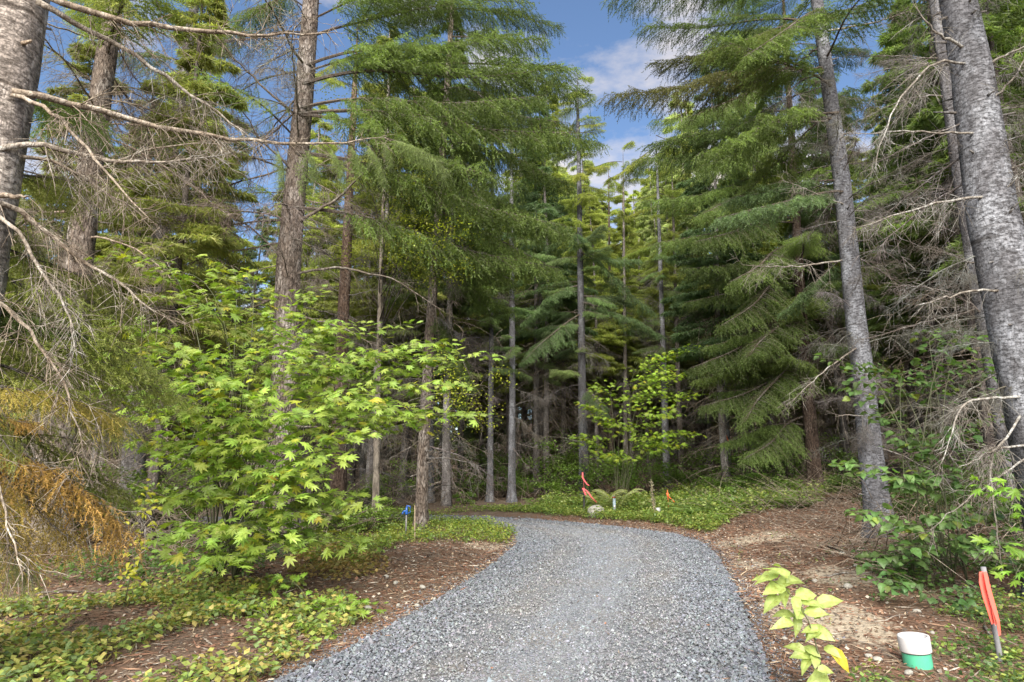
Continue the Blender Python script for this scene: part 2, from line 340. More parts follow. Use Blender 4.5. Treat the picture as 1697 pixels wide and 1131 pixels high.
    th = rg.uniform(0, 6.28, nn); cs, sn = np.cos(th), np.sin(th); tl = rg.normal(0, .35, (nn, 2))
    X = vv[..., 0] * cs[:, None] - vv[..., 1] * sn[:, None]; Yv = vv[..., 0] * sn[:, None] + vv[..., 1] * cs[:, None]; Z = vv[..., 2] + X * tl[:, :1] + Yv * tl[:, 1:]
    V = np.stack([X + x[:, None], Yv + yy[:, None], Z + z[:, None]], -1).reshape(-1, 3)
    f = np.array([(0,1,4),(1,2,4),(2,3,4),(3,0,4),(1,0,5),(2,1,5),(3,2,5),(0,3,5)])
    F = (np.arange(nn)[:, None, None] * 6 + f).reshape(-1, 3)
    g = rg.choice([.08, .11, .138, .165, .20, .26], nn, p=[.12, .24, .28, .2, .12, .04])[:, None]
    tin = np.clip(.15 + .3 * vnoise(x, yy, .6) + .9 * track, 0, 1)[:, None]; g = g * (1 + .22 * track[:, None] - .16 * np.exp(-d / .4)[:, None])
    c = g * (np.array([[.88, .97, 1.13]]) * (1 - .45 * tin) + np.array([[1.12, 1.02, .90]]) * .45 * tin) * rg.uniform(.93, 1.07, (nn, 3))
    b2 = MB(); b2.add(V, F, 0, np.repeat(c, 6, 0))
    st = b2.obj('loose_gravel', M_TINT, o, smooth=False); tag(st, kind='stuff')
build_road()

# ------------------------------------------------------------------ branch prototypes
def unit(v): return v / (np.linalg.norm(v, axis=-1, keepdims=True) + 1e-9)
def bough(seed, Lb, rise=.05, droop=.32, hang=.8, nl=.050, nw=.0068, sp2=.046, sp3=.036, nsp=.0105, t0=.18, wood=True, l2f=.30, bare=0.0):
    """a live fir bough along +X: main axis, side twigs, hanging twiglets, needles"""
    rg = np.random.default_rng(seed); b = MB()
    def ax(t): return np.stack([Lb * t, .04 * Lb * np.sin(3.1 * t + seed) + .012 * Lb * np.sin(9 * t + 2 * seed), Lb * (rise * t - droop * t ** 2 + .10 * t ** 5) + .012 * Lb * np.sin(8 * t + 3 * seed) * t], -1)
    t = np.linspace(0, 1, 12); b.tube(ax(t), (.0062 * Lb + .004) * (1 - t) ** .8 + .0025, 5, 0, vcol(1, .7, 1, rg)[0])
    ts = []; u = t0
    while u < .995: ts.append(u); u += sp2 / Lb * rg.uniform(.7, 1.3)
    NP, ND, NW, NC = [], [], [], []
    for i, tt in enumerate(ts):
        if rg.random() < bare: continue
        side = 1 if i % 2 else -1
        p0 = ax(np.array(tt)); tg = unit(ax(np.array(min(tt + .02, 1.02))) - p0)
        l2 = min(1.15, l2f * Lb * (1 - tt) ** .75 + .13) * rg.uniform(.6, 1.2)
        if tt < t0 + .12: l2 *= .65
        an = R(rg.uniform(40, 66)) * side
        d2 = unit(np.array([tg[0] * math.cos(an) - tg[1] * math.sin(an), tg[0] * math.sin(an) + tg[1] * math.cos(an), rg.uniform(-.30, .08)]))
        uu = np.linspace(0, 1, 5); dr = rg.uniform(.15, .5) * hang
        ln = p0 + d2 * (uu * l2)[:, None] + np.array([0, 0, -1]) * (dr * l2 * uu ** 2)[:, None]
        if wood: b.tube(ln, .0055 * (1 - .75 * uu) * (.5 + l2), 3, 0, vcol(1, .6, 1, rg)[0], cap=False)
        tc_ = rg.uniform(.62, 1.3); n3 = max(3, int(l2 / sp3))
        perp = unit(np.cross(d2, [0, 0, 1.]))
        for j in range(n3 + 1):
            v = .12 + .88 * j / n3; s3 = 1 if j % 2 else -1
            q = p0 + d2 * v * l2 + np.array([0, 0, -dr * l2 * v * v])
            if j == n3: d3, l3 = unit(d2 + np.array([0, 0, -1.1 * dr])), .10
            else:
                d3 = unit(d2 * rg.uniform(.4, .9) + perp * s3 * rg.uniform(.35, .9) + np.array([0, 0, -hang * rg.uniform(.3, 1.3)])); l3 = rg.uniform(.08, .24) * (1.15 - .4 * v) * (1 + .6 * hang * (rg.random() < .35))
            m = max(4, int(l3 / nsp)); w_ = np.linspace(.02, 1, m)[:, None]
            base = q + d3 * l3 * w_ + np.array([0, 0, -.25 * l3 * hang]) * w_ ** 2
            pr = unit(rg.normal(0, 1, (m, 3))); nd = unit(d3 * .75 + pr * .8) * nl * rg.uniform(.65, 1.2, (m, 1))
            NP.append(base); ND.append(nd); NW.append(unit(np.cross(nd, rg.normal(0, 1, (m, 3)))) * nw)
            NC.append(vcol(m, .85, 1.15, rg, .05) * tc_ * (1.18 if v > .8 else 1) * np.array([1.0, 1.0, .95]))
    b.spikes(np.vstack(NP), np.vstack(ND), np.vstack(NW), 1, np.vstack(NC))
    me = b.mesh('bough', [M_BWOOD, M_NEEDLE], False)
    tip = ax(np.array(1.0)); return me, Lb, tip
BOUGHS = [bough(101, 3.2, .04, .26, .9), bough(102, 3.0, .10, .36, 1.1), bough(103, 4.2, .05, .30, 1.1, sp2=.052, sp3=.042), bough(104, 2.2, .08, .22, .7), bough(105, 4.6, .02, .22, 1.3, sp2=.055, sp3=.044), bough(106, 3.4, .12, .42, 1.2), bough(107, 2.7, -.05, .25, 1.0, l2f=.36)]
THIN = [bough(111, 3.0, .05, .30, 1.1, sp2=.10, sp3=.05, t0=.3, bare=.3), bough(112, 2.4, .08, .35, 1.2, sp2=.09, sp3=.05, t0=.3, bare=.35), bough(113, 3.6, .02, .25, 1.0, sp2=.10, sp3=.05, t0=.35, bare=.25)]
FINE = [bough(121, 1.6, .05, .40, .9, nl=.030, nw=.0030, sp2=.04, sp3=.030, nsp=.0055, l2f=.36), bough(122, 1.3, .02, .50, 1.1, nl=.030, nw=.0030, sp2=.038, sp3=.030, nsp=.0055, l2f=.4)]

def twiggy(b, pts, r0, seed, rg, ntw=26, lmax=.9, sag=.5, pale=.0, t0=.15, sides=6, sub=5, m=0):
    """a dead limb along pts with bare side twigs and finer twiglets"""
    p = np.array([list(q) for q in pts], float); n = 16
    d = np.r_[0, np.cumsum(np.linalg.norm(np.diff(p, axis=0), axis=1))]; Lt = d[-1]; u = np.linspace(0, 1, n)
    k = np.stack([np.interp(u * Lt, d, p[:, i]) for i in range(3)], 1)
    ks = k.copy(); ks[1:-1] = (k[:-2] + 2 * k[1:-1] + k[2:]) / 4; k = ks; k[1:] += rg.normal(0, .006 * Lt ** .5, (n - 1, 3))
    b.tube(k, r0 * (1 - u) ** .75 + .0022, sides, m, (1, 1, 1))
    for i in range(ntw):
        t = t0 + (1 - t0) * rg.random() ** .85; j = min(n - 2, int(t * (n - 1))); q = k[j] + (k[j + 1] - k[j]) * (t * (n - 1) - j)
        tg = unit(k[j + 1] - k[j]); l2 = rg.uniform(.25, 1) * lmax * (1.1 - .7 * t)
        rd = rg.normal(0, 1, 3); rd -= tg * rd.dot(tg); dr = unit(tg * rg.uniform(.35, 1.1) + unit(rd) * rg.uniform(.5, 1) + np.array([0, 0, -.35 * sag]))
        uu = np.linspace(0, 1, 5)[:, None]; ln = q + dr * l2 * uu + np.array([0, 0, -sag * l2 * .5]) * uu ** 2 + rg.normal(0, .025 * l2, (5, 3)) * uu
        b.tube(ln, (r0 * .26 * min(1, l2 * 1.5) + .002) * (1 - .8 * uu[:, 0]), 3, m, vcol(1, .85, 1.25 + pale, rg)[0], cap=False)
        for h in range(int(sub * l2 / .3 + rg.random())):
            v = rg.uniform(.2, .95); jj = min(3, int(v * 4)); q2 = ln[jj] + (ln[jj + 1] - ln[jj]) * (v * 4 - jj); l3 = rg.uniform(.08, .38) * (.4 + l2)
            d3 = unit(dr * rg.uniform(.3, 1) + rg.normal(0, .55, 3) + np.array([0, 0, -.45 * sag]))
            u3 = np.linspace(0, 1, 3)[:, None]; b.tube(q2 + d3 * l3 * u3 + np.array([0, 0, -.3 * sag * l3]) * u3 ** 2, np.array([.0026, .0021, .0012]), 3, m, vcol(1, .9, 1.35 + pale, rg)[0], cap=False)
def dead_proto(seed, Ld, droop, r0=.016, ntw=30, lmax=.9, sag=.5, up=0.0):
    rg = np.random.default_rng(seed); b = MB(); t = np.linspace(0, 1, 7)
    pts = np.stack([Ld * t, .10 * Ld * np.sin(2.5 * t + seed) * t, Ld * (up * t - droop * t ** 2)], 1)
    twiggy(b, pts, r0, seed, rg, ntw, lmax, sag); return b.mesh('dead_branch', [M_WOOD], True), Ld, pts[-1]
DEADS = [dead_proto(201, 2.4, .25, .016, 46), dead_proto(202, 1.8, .4, .013, 40, .8), dead_proto(203, 3.0, .15, .019, 58, 1.1, .8), dead_proto(204, 2.0, .05, .014, 34, .7, .5, .1), dead_proto(205, 2.8, .5, .016, 56, 1.0, .9), dead_proto(206, 1.2, .2, .010, 24, .5)]

# ------------------------------------------------------------------ conifers
def orient(o, direction, protip, scale, roll=0.0):
    d = Vector(direction); hd = math.atan2(d.y, d.x); pc = math.atan2(d.z, math.hypot(d.x, d.y)) - math.atan2(protip[2], protip[0])
    m = Matrix.Rotation(hd, 4, 'Z') @ Matrix.Rotation(-pc, 4, 'Y') @ Matrix.Rotation(roll, 4, 'X')
    o.rotation_euler = m.to_euler(); o.scale = (scale,) * 3
class Tree:
    def __init__(s, name, label, px, Y, wpx, H, barkm, color=(1, 1, 1), group=None, flare=.5, knots=40, seed=0, cat='tree', taper=.55, knotcol=.35):
        """px: pixels down the trunk's centre line (lower first); Y: distance; wpx: (y pixel, width) of the trunk"""
        rg = np.random.default_rng(900 + seed); s.rg = rg; s.Y = Y
        pts = [P(a, b_, Y) for a, b_ in px]
        lo, nx = pts[0], pts[1]; sl = (nx - lo) / (nx.z - lo.z)
        zg = gz(lo.x, Y); base = lo + sl * (zg - lo.z) if lo.z > zg else lo.copy(); base.z = gz(base.x, base.y)
        if lo.z - base.z > .4: pts = [base] + pts
        else: pts[0] = base
        hi, pv = pts[-1], pts[-2]; sl = (hi - pv) / (hi.z - pv.z)
        if hi.z < H + base.z: pts.append(hi + sl * (H + base.z - hi.z) * .9 + Vector((0, 0, (H + base.z - hi.z) * .1)))
        s.base = base; s.pz = np.array([p.z for p in pts]); s.pp = np.array([list(p) for p in pts]); s.H = s.pz[-1] - base.z
        refz = P(CX, wpx[0], Y).z; zc = Y * CP + (refz - CAMH) * SP; r_ref = .94 * wpx[1] / FPX * zc / 2
        hr = max(0, (refz - base.z) / s.H); s.r0 = r_ref / max(.15, (1 - taper * hr * 1.35)); s.taper = taper
        s.root = thing(name, label, cat, base, group); s.flare = flare
        n = max(24, int(s.H / .22)); z = np.linspace(0, s.H, n); c = s.at(z + base.z) - np.array(base); r = s.rad(z)
        c[0, 2] -= .15; sides = 20; th = np.arange(sides) * 2 * math.pi / sides
        ph = rg.uniform(0, 6.28, 5); rr = r[:, None] * (1 + .035 * np.sin(2 * th[None] + ph[0] + .3 * z[:, None]) + .03 * np.sin(5 * th[None] + ph[1] + .9 * z[:, None]) + .02 * np.sin(9 * th[None] + ph[2]) * np.sin(2.3 * z[:, None] + ph[3]) + .018 * rg.normal(0, 1, (n, sides)) + flare * .3 * np.exp(-z / .25)[:, None] * np.sin(4 * th[None] + ph[4]))
        V = np.stack([c[:, None, 0] + rr * np.cos(th), c[:, None, 1] + rr * np.sin(th), np.repeat(c[:, 2:3], sides, 1)], -1).reshape(-1, 3)
        i = np.arange(n - 1)[:, None] * sides; k = np.arange(sides)[None]; k2 = (k + 1) % sides
        F = np.concatenate([np.stack([i + k, i + k2, i + sides + k2], -1).reshape(-1, 3), np.stack([i + k, i + sides + k2, i + sides + k], -1).reshape(-1, 3)])
        b = MB(); b.add(V, F)
        for _ in range(knots):                      # branch stubs and knots
            zz = rg.uniform(.4, s.H * .9); a = rg.uniform(0, 6.28); q = s.at(np.array([zz + base.z]))[0] - np.array(base); rr_ = float(s.rad(np.array([zz]))[0]); d = np.array([math.cos(a), math.sin(a), rg.uniform(-.3, .4)])
            ln = rr_ + rg.uniform(.015, .10) * (1 if rg.random() < .7 else 2.5)
            b.tube([q + d * rr_ * .8, q + d * ln], [rg.uniform(.010, .022), rg.uniform(.004, .010)], 5, 1, (1, 1, 1))
        s.trunk = b.obj('trunk', [barkm, M_WOOD], s.root, color=color); s.color = color
    def at(s, z): return np.stack([np.interp(z, s.pz, s.pp[:, 0]), np.interp(z, s.pz, s.pp[:, 1]), z], 1)
    def rad(s, z):
        h = np.clip(np.asarray(z) / s.H, 0, 1); return s.r0 * np.maximum(.06, 1 - s.taper * 1.35 * h) * (1 + s.flare * np.exp(-np.asarray(z) / .30)) * np.minimum(1, (1.02 - h) * 6)
    def put(s, proto, z, direction, length, color=(1, 1, 1), roll=0.0, name='bough'):
        me, Lp, tip = proto; p = s.at(np.array([z]))[0]
        o = ob(name, me, s.root, Vector(p) - s.base, color); sc = length / float(np.linalg.norm(tip)); orient(o, direction, tip, sc, roll); return o
    def to_px(s, ypx, tip, dY=0.0, protos=None, color=(.06, .10, .03), name='bough'):
        """a limb from the trunk (at that pixel row) to a tip pixel, dY metres nearer (-) or farther (+)"""
        z = P(CX, ypx, s.Y).z; p = Vector(s.at(np.array([z]))[0]); q = P(tip[0], tip[1], s.Y + dY); d = q - p
        pr = protos or BOUGHS; pr = min(pr, key=lambda k: abs(k[1] - d.length) + s.rg.uniform(0, 1.2))
        return s.put(pr, z, d, d.length, color, s.rg.uniform(-.25, .25), name)
    def limbs(s, n, z0, z1, length, protos, color, az=(0, 360), pitch=(-25, 10), name='bough', cvar=.18):
        for i in range(n):
            z = s.base.z + z0 + (z1 - z0) * (i + s.rg.random()) / n; a = R(s.rg.uniform(*az)); e = R(s.rg.uniform(*pitch)); l_ = s.rg.uniform(*length)
            c = tuple(np.array(color) * s.rg.uniform(1 - cvar, 1 + cvar) * (1 + s.rg.uniform(-.06, .06, 3)))
            pr = protos[int(s.rg.integers(len(protos)))]
            s.put(pr, z, (math.cos(a) * math.cos(e), math.sin(a) * math.cos(e), math.sin(e)), l_, c, s.rg.uniform(-.4, .4), name)
    def dead(s, n, z0, z1, length=(1, 2.4), az=(0, 360), pitch=(-35, 15), color=(1, 1, 1)):
        s.limbs(n, z0, z1, length, DEADS, color, az, pitch, 'dead_branch', .2)
    def limb_path(s, pathpx, Ys, r0, ntw=26, lmax=.6, sag=.6, color=(1, 1, 1), seed=0, t0=.12, sub=5):
        rg = np.random.default_rng(500 + seed); b = MB(); pts = [P(a, c, y) - s.base for (a, c), y in zip(pathpx, np.linspace(Ys[0], Ys[1], len(pathpx)))]
        twiggy(b, pts, r0, seed, rg, ntw, lmax, sag, .2, t0, 8, sub); return b.obj('dead_branch', [M_WOOD], s.root, color=color)
GREEN = (.118, .165, .048); DEEP = (.082, .118, .038); BLUISH = (.110, .165, .078); LIME = (.23, .265, .062); PALE = (.235, .275, .11); OLIVE = (.175, .19, .055); ORANGE = (.40, .25, .085)
DRYWOOD = (1.35, 1.2, 1.05); GREYW = (1.25, 1.25, 1.25); DARKW = (.7, .62, .55)

# leftmost trunk, cut by the frame, with long bare limbs
A = Tree('conifer_tree', 'thick pale grey conifer with long bare lichen covered limbs beside the maple bush', [(-60, 400), (24, 0)], 4.3, (100, 104), 9, M_BARK_GREY, (2.6, 2.35, 2.05), seed=1, knots=30)  # bark tint raised and warmed to stand in for sunlight on this trunk
for i, (pth, ys, r, nt_) in enumerate([
    ([(60, 2), (130, 40), (200, 75), (300, 145), (420, 232)], (4.2, 5.0), .019, 22),
    ([(70, -10), (130, 15), (200, 35), (270, 42), (330, 55), (425, 60), (560, 52)], (4.2, 4.9), .022, 30),
    ([(20, 152), (80, 158), (130, 172), (190, 190), (270, 215), (345, 222), (425, 236), (520, 240), (640, 228)], (4.2, 5.3), .022, 44),
    ([(-6, 250), (40, 236), (130, 255), (200, 268), (290, 268), (372, 256)], (4.2, 4.7), .019, 26),
    ([(-6, 256), (30, 258), (100, 270), (170, 315), (250, 365)], (4.2, 4.9), .014, 24),
    ([(20, 158), (60, 170), (100, 195), (145, 250), (215, 330), (250, 365)], (4.2, 3.9), .012, 22),
    ([(-30, 340), (28, 380), (75, 460), (110, 510), (130, 590)], (4.2, 4.2), .012, 22),
    ([(-20, 330), (30, 350), (70, 380), (150, 440), (200, 470), (240, 505), (285, 535)], (4.2, 4.8), .016, 34),
    ([(-70, 440), (40, 540), (110, 640), (140, 760)], (4.2, 4.4), .012, 30),
    ([(-70, 560), (40, 760), (150, 830), (260, 860)], (4.2, 5.2), .011, 26),
    ([(-70, 620), (10, 840), (40, 980)], (4.2, 3.9), .009, 18),
    ([(-30, 322), (28, 326), (48, 327)], (4.2, 4.1), .024, 2)]):
    A.limb_path(pth, ys, r * 1.15, int(nt_ * 1.6) if nt_ > 4 else nt_, .5, .5, (1.8, 1.66, 1.48) if i % 3 else (1.9, 1.87, 1.8), i)
for (o_, tip, dy, c_, pr) in [
    (520, (150, 560), .9, GREEN, FINE), (560, (60, 590), .3, OLIVE, FINE), (590, (215, 700), .9, (.25, .27, .075), FINE), (640, (190, 690), .5, (.36, .29, .085), FINE), (700, (205, 880), .7, ORANGE, FINE),
    (720, (130, 900), .4, (.36, .27, .085), FINE), (690, (60, 700), .2, ORANGE, FINE), (760, (70, 960), .1, (.24, .25, .12), FINE), (600, (40, 760), 0, (.24, .27, .08), FINE), (430, (255, 620), 1.2, (.25, .28, .09), FINE),
    (660, (180, 820), 1.2, OLIVE, FINE), (480, (60, 540), .7, GREEN, FINE), (300, (130, 330), 1.4, OLIVE, FINE), (340, (60, 430), .6, (.22, .24, .08), FINE), (150, (120, 200), 1.5, GREEN, FINE), (400, (190, 520), 1.6, OLIVE, FINE), (740, (20, 930), -.2, (.36, .27, .09), FINE), (540, (270, 660), 1.6, (.24, .27, .08), FINE)]:
    A.to_px(o_, tip, dy, pr, c_)
# pale sprays hanging from the long limb
for (x0, y0, x1, y1, yy) in [(505, 241, 525, 300, 5.05), (540, 238, 575, 305, 5.1), (575, 235, 600, 285, 5.15), (600, 232, 640, 300, 5.2), (630, 229, 650, 275, 5.25), (640, 230, 700, 262, 5.3), (640, 230, 740, 285, 5.35), (455, 240, 470, 310, 4.95), (520, 240, 500, 320, 5.0)]:
    p = P(x0, y0, yy); q = P(x1, y1, yy + .05); d = q - p; o = ob('bough', FINE[1][0], A.root, p - A.base, (.20, .25, .11)); orient(o, d, FINE[1][2], d.length / float(np.linalg.norm(FINE[1][2])))

B = Tree('conifer_tree', 'stout grey brown conifer behind the dying orange fir boughs', [(80, 860), (95, 715), (111, 600), (134, 400), (141, 336), (173, 118)], 10, (400, 45), 15, M_BARK_BROWN, (1.25, 1.2, 1.15), seed=2)
B.dead(34, .8, 9, (1.2, 2.8), color=(1.4, 1.27, 1.12)); B.limbs(9, 3, 11, (1.4, 2.6), THIN, (.25, .26, .08), (160, 330)); B.limbs(7, 8, 14, (1.5, 3), BOUGHS, LIME)
C = Tree('conifer_tree', 'slim grey conifer between the stout brown trunk and the big fissured fir', [(222, 760), (227, 690), (262, 420), (277, 300), (316, 50)], 14, (420, 27), 17, M_BARK_GREY, (1.0, .97, .95), seed=3)
C.dead(44, .8, 12, (1.2, 3.0), color=(1.4, 1.3, 1.18)); C.limbs(8, 4, 12, (1.4, 2.6), THIN, (.22, .25, .08)); C.limbs(6, 9.5, 16, (1.2, 2.4), BOUGHS, GREEN)
D = Tree('conifer_tree', 'big fissured fir rising behind the maple bush, boughs reaching over the driveway', [(462, 900), (470, 730), (478, 450), (486, 350), (506, 130), (514, 20)], 12.4, (450, 43), 19, M_BARK_BROWN, (1.25, 1.2, 1.17), seed=4, knots=60)
D.dead(34, 1.2, 12, (1.4, 3.2), (100, 290), color=(1.3, 1.22, 1.12)); D.dead(12, 2, 8, (1.2, 2.8), (-60, 60), color=(1.2, 1.15, 1.1))
for (o_, tip, dy) in [(30, (720, -60), -1), (60, (800, 10), .6), (118, (860, 50), .3), (128, (745, 66), -.4), (150, (930, 110), .8), (185, (900, 150), -.5), (196, (985, 212), .2), (200, (860, 300), -1), (262, (950, 372), .4), (350, (930, 440), 1.2), (-60, (760, -90), 0), (-30, (880, 0), 1)]:
    D.to_px(o_, tip, dy, BOUGHS + THIN if o_ > 100 else BOUGHS, tuple(np.array(GREEN) * D.rg.uniform(.75, 1.3)))
for i, (pth, ys, r, nt_) in enumerate([([(500, 200), (440, 150), (360, 70), (330, 40)], (12.3, 11.6), .03, 22), ([(495, 290), (430, 230), (370, 130)], (12.3, 11.4), .025, 20), ([(490, 370), (560, 330), (600, 290), (645, 240)], (12.3, 11.8), .035, 20), ([(480, 455), (560, 442), (650, 460), (740, 520)], (12.3, 12.6), .028, 26), ([(480, 440), (420, 380), (330, 330)], (12.3, 11.6), .022, 18), ([(475, 520), (560, 540), (625, 575)], (12.3, 12.0), .022, 20)]):
    D.limb_path(pth, ys, r, nt_, .9, .5, (1.05, 1, .95), 40 + i)
D.limbs(12, 4.5, 12, (1.5, 3.0), THIN, (.19, .24, .07), (100, 260)); D.limbs(5, 11.5, 18, (1.4, 3.0), BOUGHS, GREEN)
E = Tree('conifer_tree', 'narrow dark reddish conifer just past the big fissured fir', [(563, 720), (570, 500), (580, 300)], 20, (480, 19), 17, M_BARK_BROWN, (.85, .68, .58), seed=5)
E.dead(40, 1, 13, (1, 2.6)); E.limbs(12, 8, 17, (1.2, 2.6), BOUGHS, LIME)
G2 = Tree('conifer_tree', 'brown fir standing beside the blue yard hydrant', [(697, 884), (701, 760), (712, 560), (722, 420), (738, 190)], 15.3, (800, 21), 18, M_BARK_BROWN, (1.15, 1.1, 1.05), seed=6)
for (o_, tip, dy) in [(-60, (900, -60), 0), (20, (930, 40), .5), (60, (905, 62), -1), (100, (960, 120), 0), (130, (975, 150), -1), (170, (940, 200), -1.6), (205, (1000, 236), -.8), (240, (940, 300), -1.6), (300, (948, 400), -1), (310, (880, 380), 1), (350, (930, 450), -.5), (400, (860, 470), -1.4), (440, (850, 520), .5), (90, (620, 100), 1.5), (470, (640, 500), 0), (500, (790, 640), -.6), (540, (780, 690), .5), (150, (820, 190), -2.4), (260, (800, 330), -2.4), (10, (600, 10), 0)]:
    G2.to_px(o_, tip, dy, BOUGHS, tuple(np.array(GREEN) * G2.rg.uniform(.65, 1.2)))
G2.dead(24, 1.5, 8, (.8, 2.2)); G2.limbs(8, 11, 17, (1.4, 2.8), BOUGHS, GREEN)
G1 = Tree('conifer_tree', 'grey conifer close behind the brown fir at the bend', [(711, 836), (713, 700), (722, 500)], 26.5, (700, 15), 19, M_BARK_GREY, (.95, .97, 1), seed=7)
G1.dead(26, 2, 10, (.8, 2)); G1.limbs(26, 8, 19, (1.2, 2.8), BOUGHS, BLUISH)
HH = Tree('conifer_tree', 'slender grey conifer paired with a straighter bluish trunk past the bend', [(812, 838), (813, 700), (815, 420)], 26.5, (700, 10.5), 18, M_BARK_GREY, (.95, .97, 1.02), seed=8)
HH.dead(22, 2, 9, (.8, 2)); HH.limbs(22, 6.5, 18, (1, 2.6), BOUGHS, GREEN)
I_ = Tree('conifer_tree', 'straight bluish grey conifer standing clear at the outer edge of the bend', [(848, 838), (849, 650), (848, 380)], 26.2, (700, 12.5), 19, M_BARK_GREY, (.98, 1.02, 1.1), seed=9)
I_.dead(22, 2, 9, (.8, 2.4)); I_.limbs(24, 6, 19, (1, 2.8), BOUGHS, BLUISH)
J = Tree('conifer_tree', 'pale grey conifer second in from the bluish trunk past the bend', [(889, 790), (888, 480)], 31, (650, 9.5), 18, M_BARK_GREY, (1.05, 1, .95), seed=10)
J.dead(24, 2, 10, (.8, 2.2)); J.limbs(24, 7, 18, (1, 2.8), BOUGHS, BLUISH)
K = Tree('conifer_tree', 'dark straight conifer with lichened dead boughs behind the black ribbon stake', [(968, 812), (964, 600), (960, 320), (957, 150)], 27.5, (600, 14), 20, M_BARK_GREY, (.55, .57, .62), seed=11)
K.dead(30, .8, 9, (.8, 2.4)); K.limbs(14, 6.5, 12, (1.4, 3), BOUGHS, BLUISH); K.limbs(46, 11, 19.5, (.8, 2.0), BOUGHS, tuple(np.array(LIME) * 1.2))  # upper boughs lime: sunlight on the treetop is put into their colour
for (o_, tip, dy) in [(430, (1060, 430), -1), (500, (1100, 560), -.5), (470, (860, 540), -1), (640, (1010, 690), -1.5), (520, (870, 600), -2), (420, (1090, 520), 1)]: K.to_px(o_, tip, dy, BOUGHS, tuple(np.array(BLUISH) * 1.2))
O_ = Tree('conifer_tree', 'leaning bluish grey conifer behind the small lime maple', [(1105, 790), (1100, 620), (1093, 400)], 30, (650, 10.5), 17.5, M_BARK_GREY, (1, 1.03, 1.1), seed=12)
O_.dead(24, 1.5, 10, (.8, 2)); O_.limbs(22, 7.5, 17.5, (1, 2.8), BOUGHS, LIME)
P_ = Tree('conifer_tree', 'brown grey conifer next to the leaning trunk behind the lime maple', [(1129, 780), (1124, 640), (1118, 430)], 31.5, (650, 8.5), 17, M_BARK_BROWN, (1, 1, 1), seed=13)
P_.dead(30, 1.5, 11, (.8, 2.2)); P_.limbs(22, 8, 17, (1, 2.6), BOUGHS, LIME)
Q_ = Tree('conifer_tree', 'grey conifer flagged with an orange ribbon, half hidden by green boughs', [(1208, 790), (1200, 640), (1188, 480)], 27, (640, 10), 17, M_BARK_GREY, (1.1, 1.12, 1.15), seed=14)
Q_.dead(24, 1.5, 10, (.8, 2.2)); Q_.limbs(26, 6, 17, (1, 2.6), BOUGHS, GREEN)
for (tx, ty, Yy, wd, lab, sd_) in [(1010, 430, 36, 6.5, 'thin tan conifer deep in the stand, left one of a close pair', 15), (1034, 400, 34, 6.5, 'thin grey conifer deep in the stand, right one of a close pair', 16), (918, 470, 38, 5.5, 'very thin tan conifer between the pale grey and the dark trunk', 17)]:
    t_ = Tree('conifer_tree', lab, [(tx + 3, 780), (tx, ty)], Yy, (600, wd), 19, M_BARK_BROWN if sd_ != 16 else M_BARK_GREY, (1.15, 1.05, .95), seed=sd_)
    t_.dead(22, 3, 11, (.8, 2)); t_.limbs(24, 7, 19, (1, 2.6), BOUGHS, LIME)
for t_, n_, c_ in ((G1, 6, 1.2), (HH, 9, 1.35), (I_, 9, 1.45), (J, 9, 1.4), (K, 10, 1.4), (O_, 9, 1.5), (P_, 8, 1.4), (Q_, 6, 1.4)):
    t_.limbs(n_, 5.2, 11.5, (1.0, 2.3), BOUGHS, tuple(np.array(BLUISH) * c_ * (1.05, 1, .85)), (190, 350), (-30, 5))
R_ = Tree('conifer_tree', 'dark trunked fir draped in dense green boughs to the ground, right of the driveway', [(1354, 822), (1342, 700), (1333, 600), (1310, 200), (1298, 0)], 21.5, (700, 22), 20, M_BARK_BROWN, (.6, .5, .45), seed=18)
for (o_, tip, dy) in [(705, (1190, 735), -1), (690, (1230, 760), -2.5), (640, (1185, 650), -.5), (620, (1160, 672), -1.8), (590, (1230, 700), -3), (560, (1165, 575), -1), (530, (1140, 610), -2), (520, (1240, 590), -3.4), (470, (1140, 500), -.6), (450, (1190, 540), -2.8), (430, (1120, 450), -1.5), (400, (1200, 470), -3), (370, (1090, 400), -1), (350, (1150, 400), -2.5), (310, (1070, 330), -.4), (300, (1180, 350), -3), (250, (1060, 262), -1), (220, (1150, 280), -2.6), (180, (1080, 200), 0), (140, (1150, 190), -2.6), (100, (1140, 110), -1), (50, (1170, 60), -2), (0, (1180, 0), -1), (-40, (1200, -60), -1)]:
    R_.to_px(o_, tip, dy, BOUGHS, tuple(np.array(GREEN) * R_.rg.uniform(.75, 1.35) * (1, 1, 1.1)))
R_.limbs(30, 3.5, 17, (2.0, 4.2), BOUGHS, GREEN, (180, 360)); R_.dead(26, .6, 6, (1, 2.6), color=DARKW); R_.limbs(22, 3, 18, (1.5, 3.5), BOUGHS, DEEP, (-40, 180))
S = Tree('conifer_tree', 'leaning grey conifer beside the right verge', [(1462, 905), (1443, 750), (1430, 615), (1418, 530), (1395, 300), (1358, 30)], 11.6, (650, 37), 16, M_BARK_GREY, (.84, .88, .96), seed=19, knots=60)
for (o_, tip, dy, c_) in [(40, (1060, 40), .6, DEEP), (118, (1005, 152), .4, (.085, .085, .032)), (118, (1090, 110), 1.4, (.08, .085, .03)), (150, (1180, 60), -1.2, GREEN), (200, (1075, 236), 1, DEEP), (195, (1160, 250), -1, GREEN), (300, (1200, 330), .6, BLUISH), (320, (1190, 360), -.8, BLUISH), (-40, (1130, -40), 0, GREEN), (420, (1290, 520), 1, BLUISH), (-60, (1010, -10), .5, DEEP), (20, (1240, 90), -1.5, GREEN)]:
    S.to_px(o_, tip, dy, BOUGHS, c_)
S.dead(50, 1.4, 9, (.8, 2.2), color=(1.0, 1.03, 1.03)); S.limbs(10, 8, 15, (1.5, 3), BOUGHS, GREEN, (90, 300))
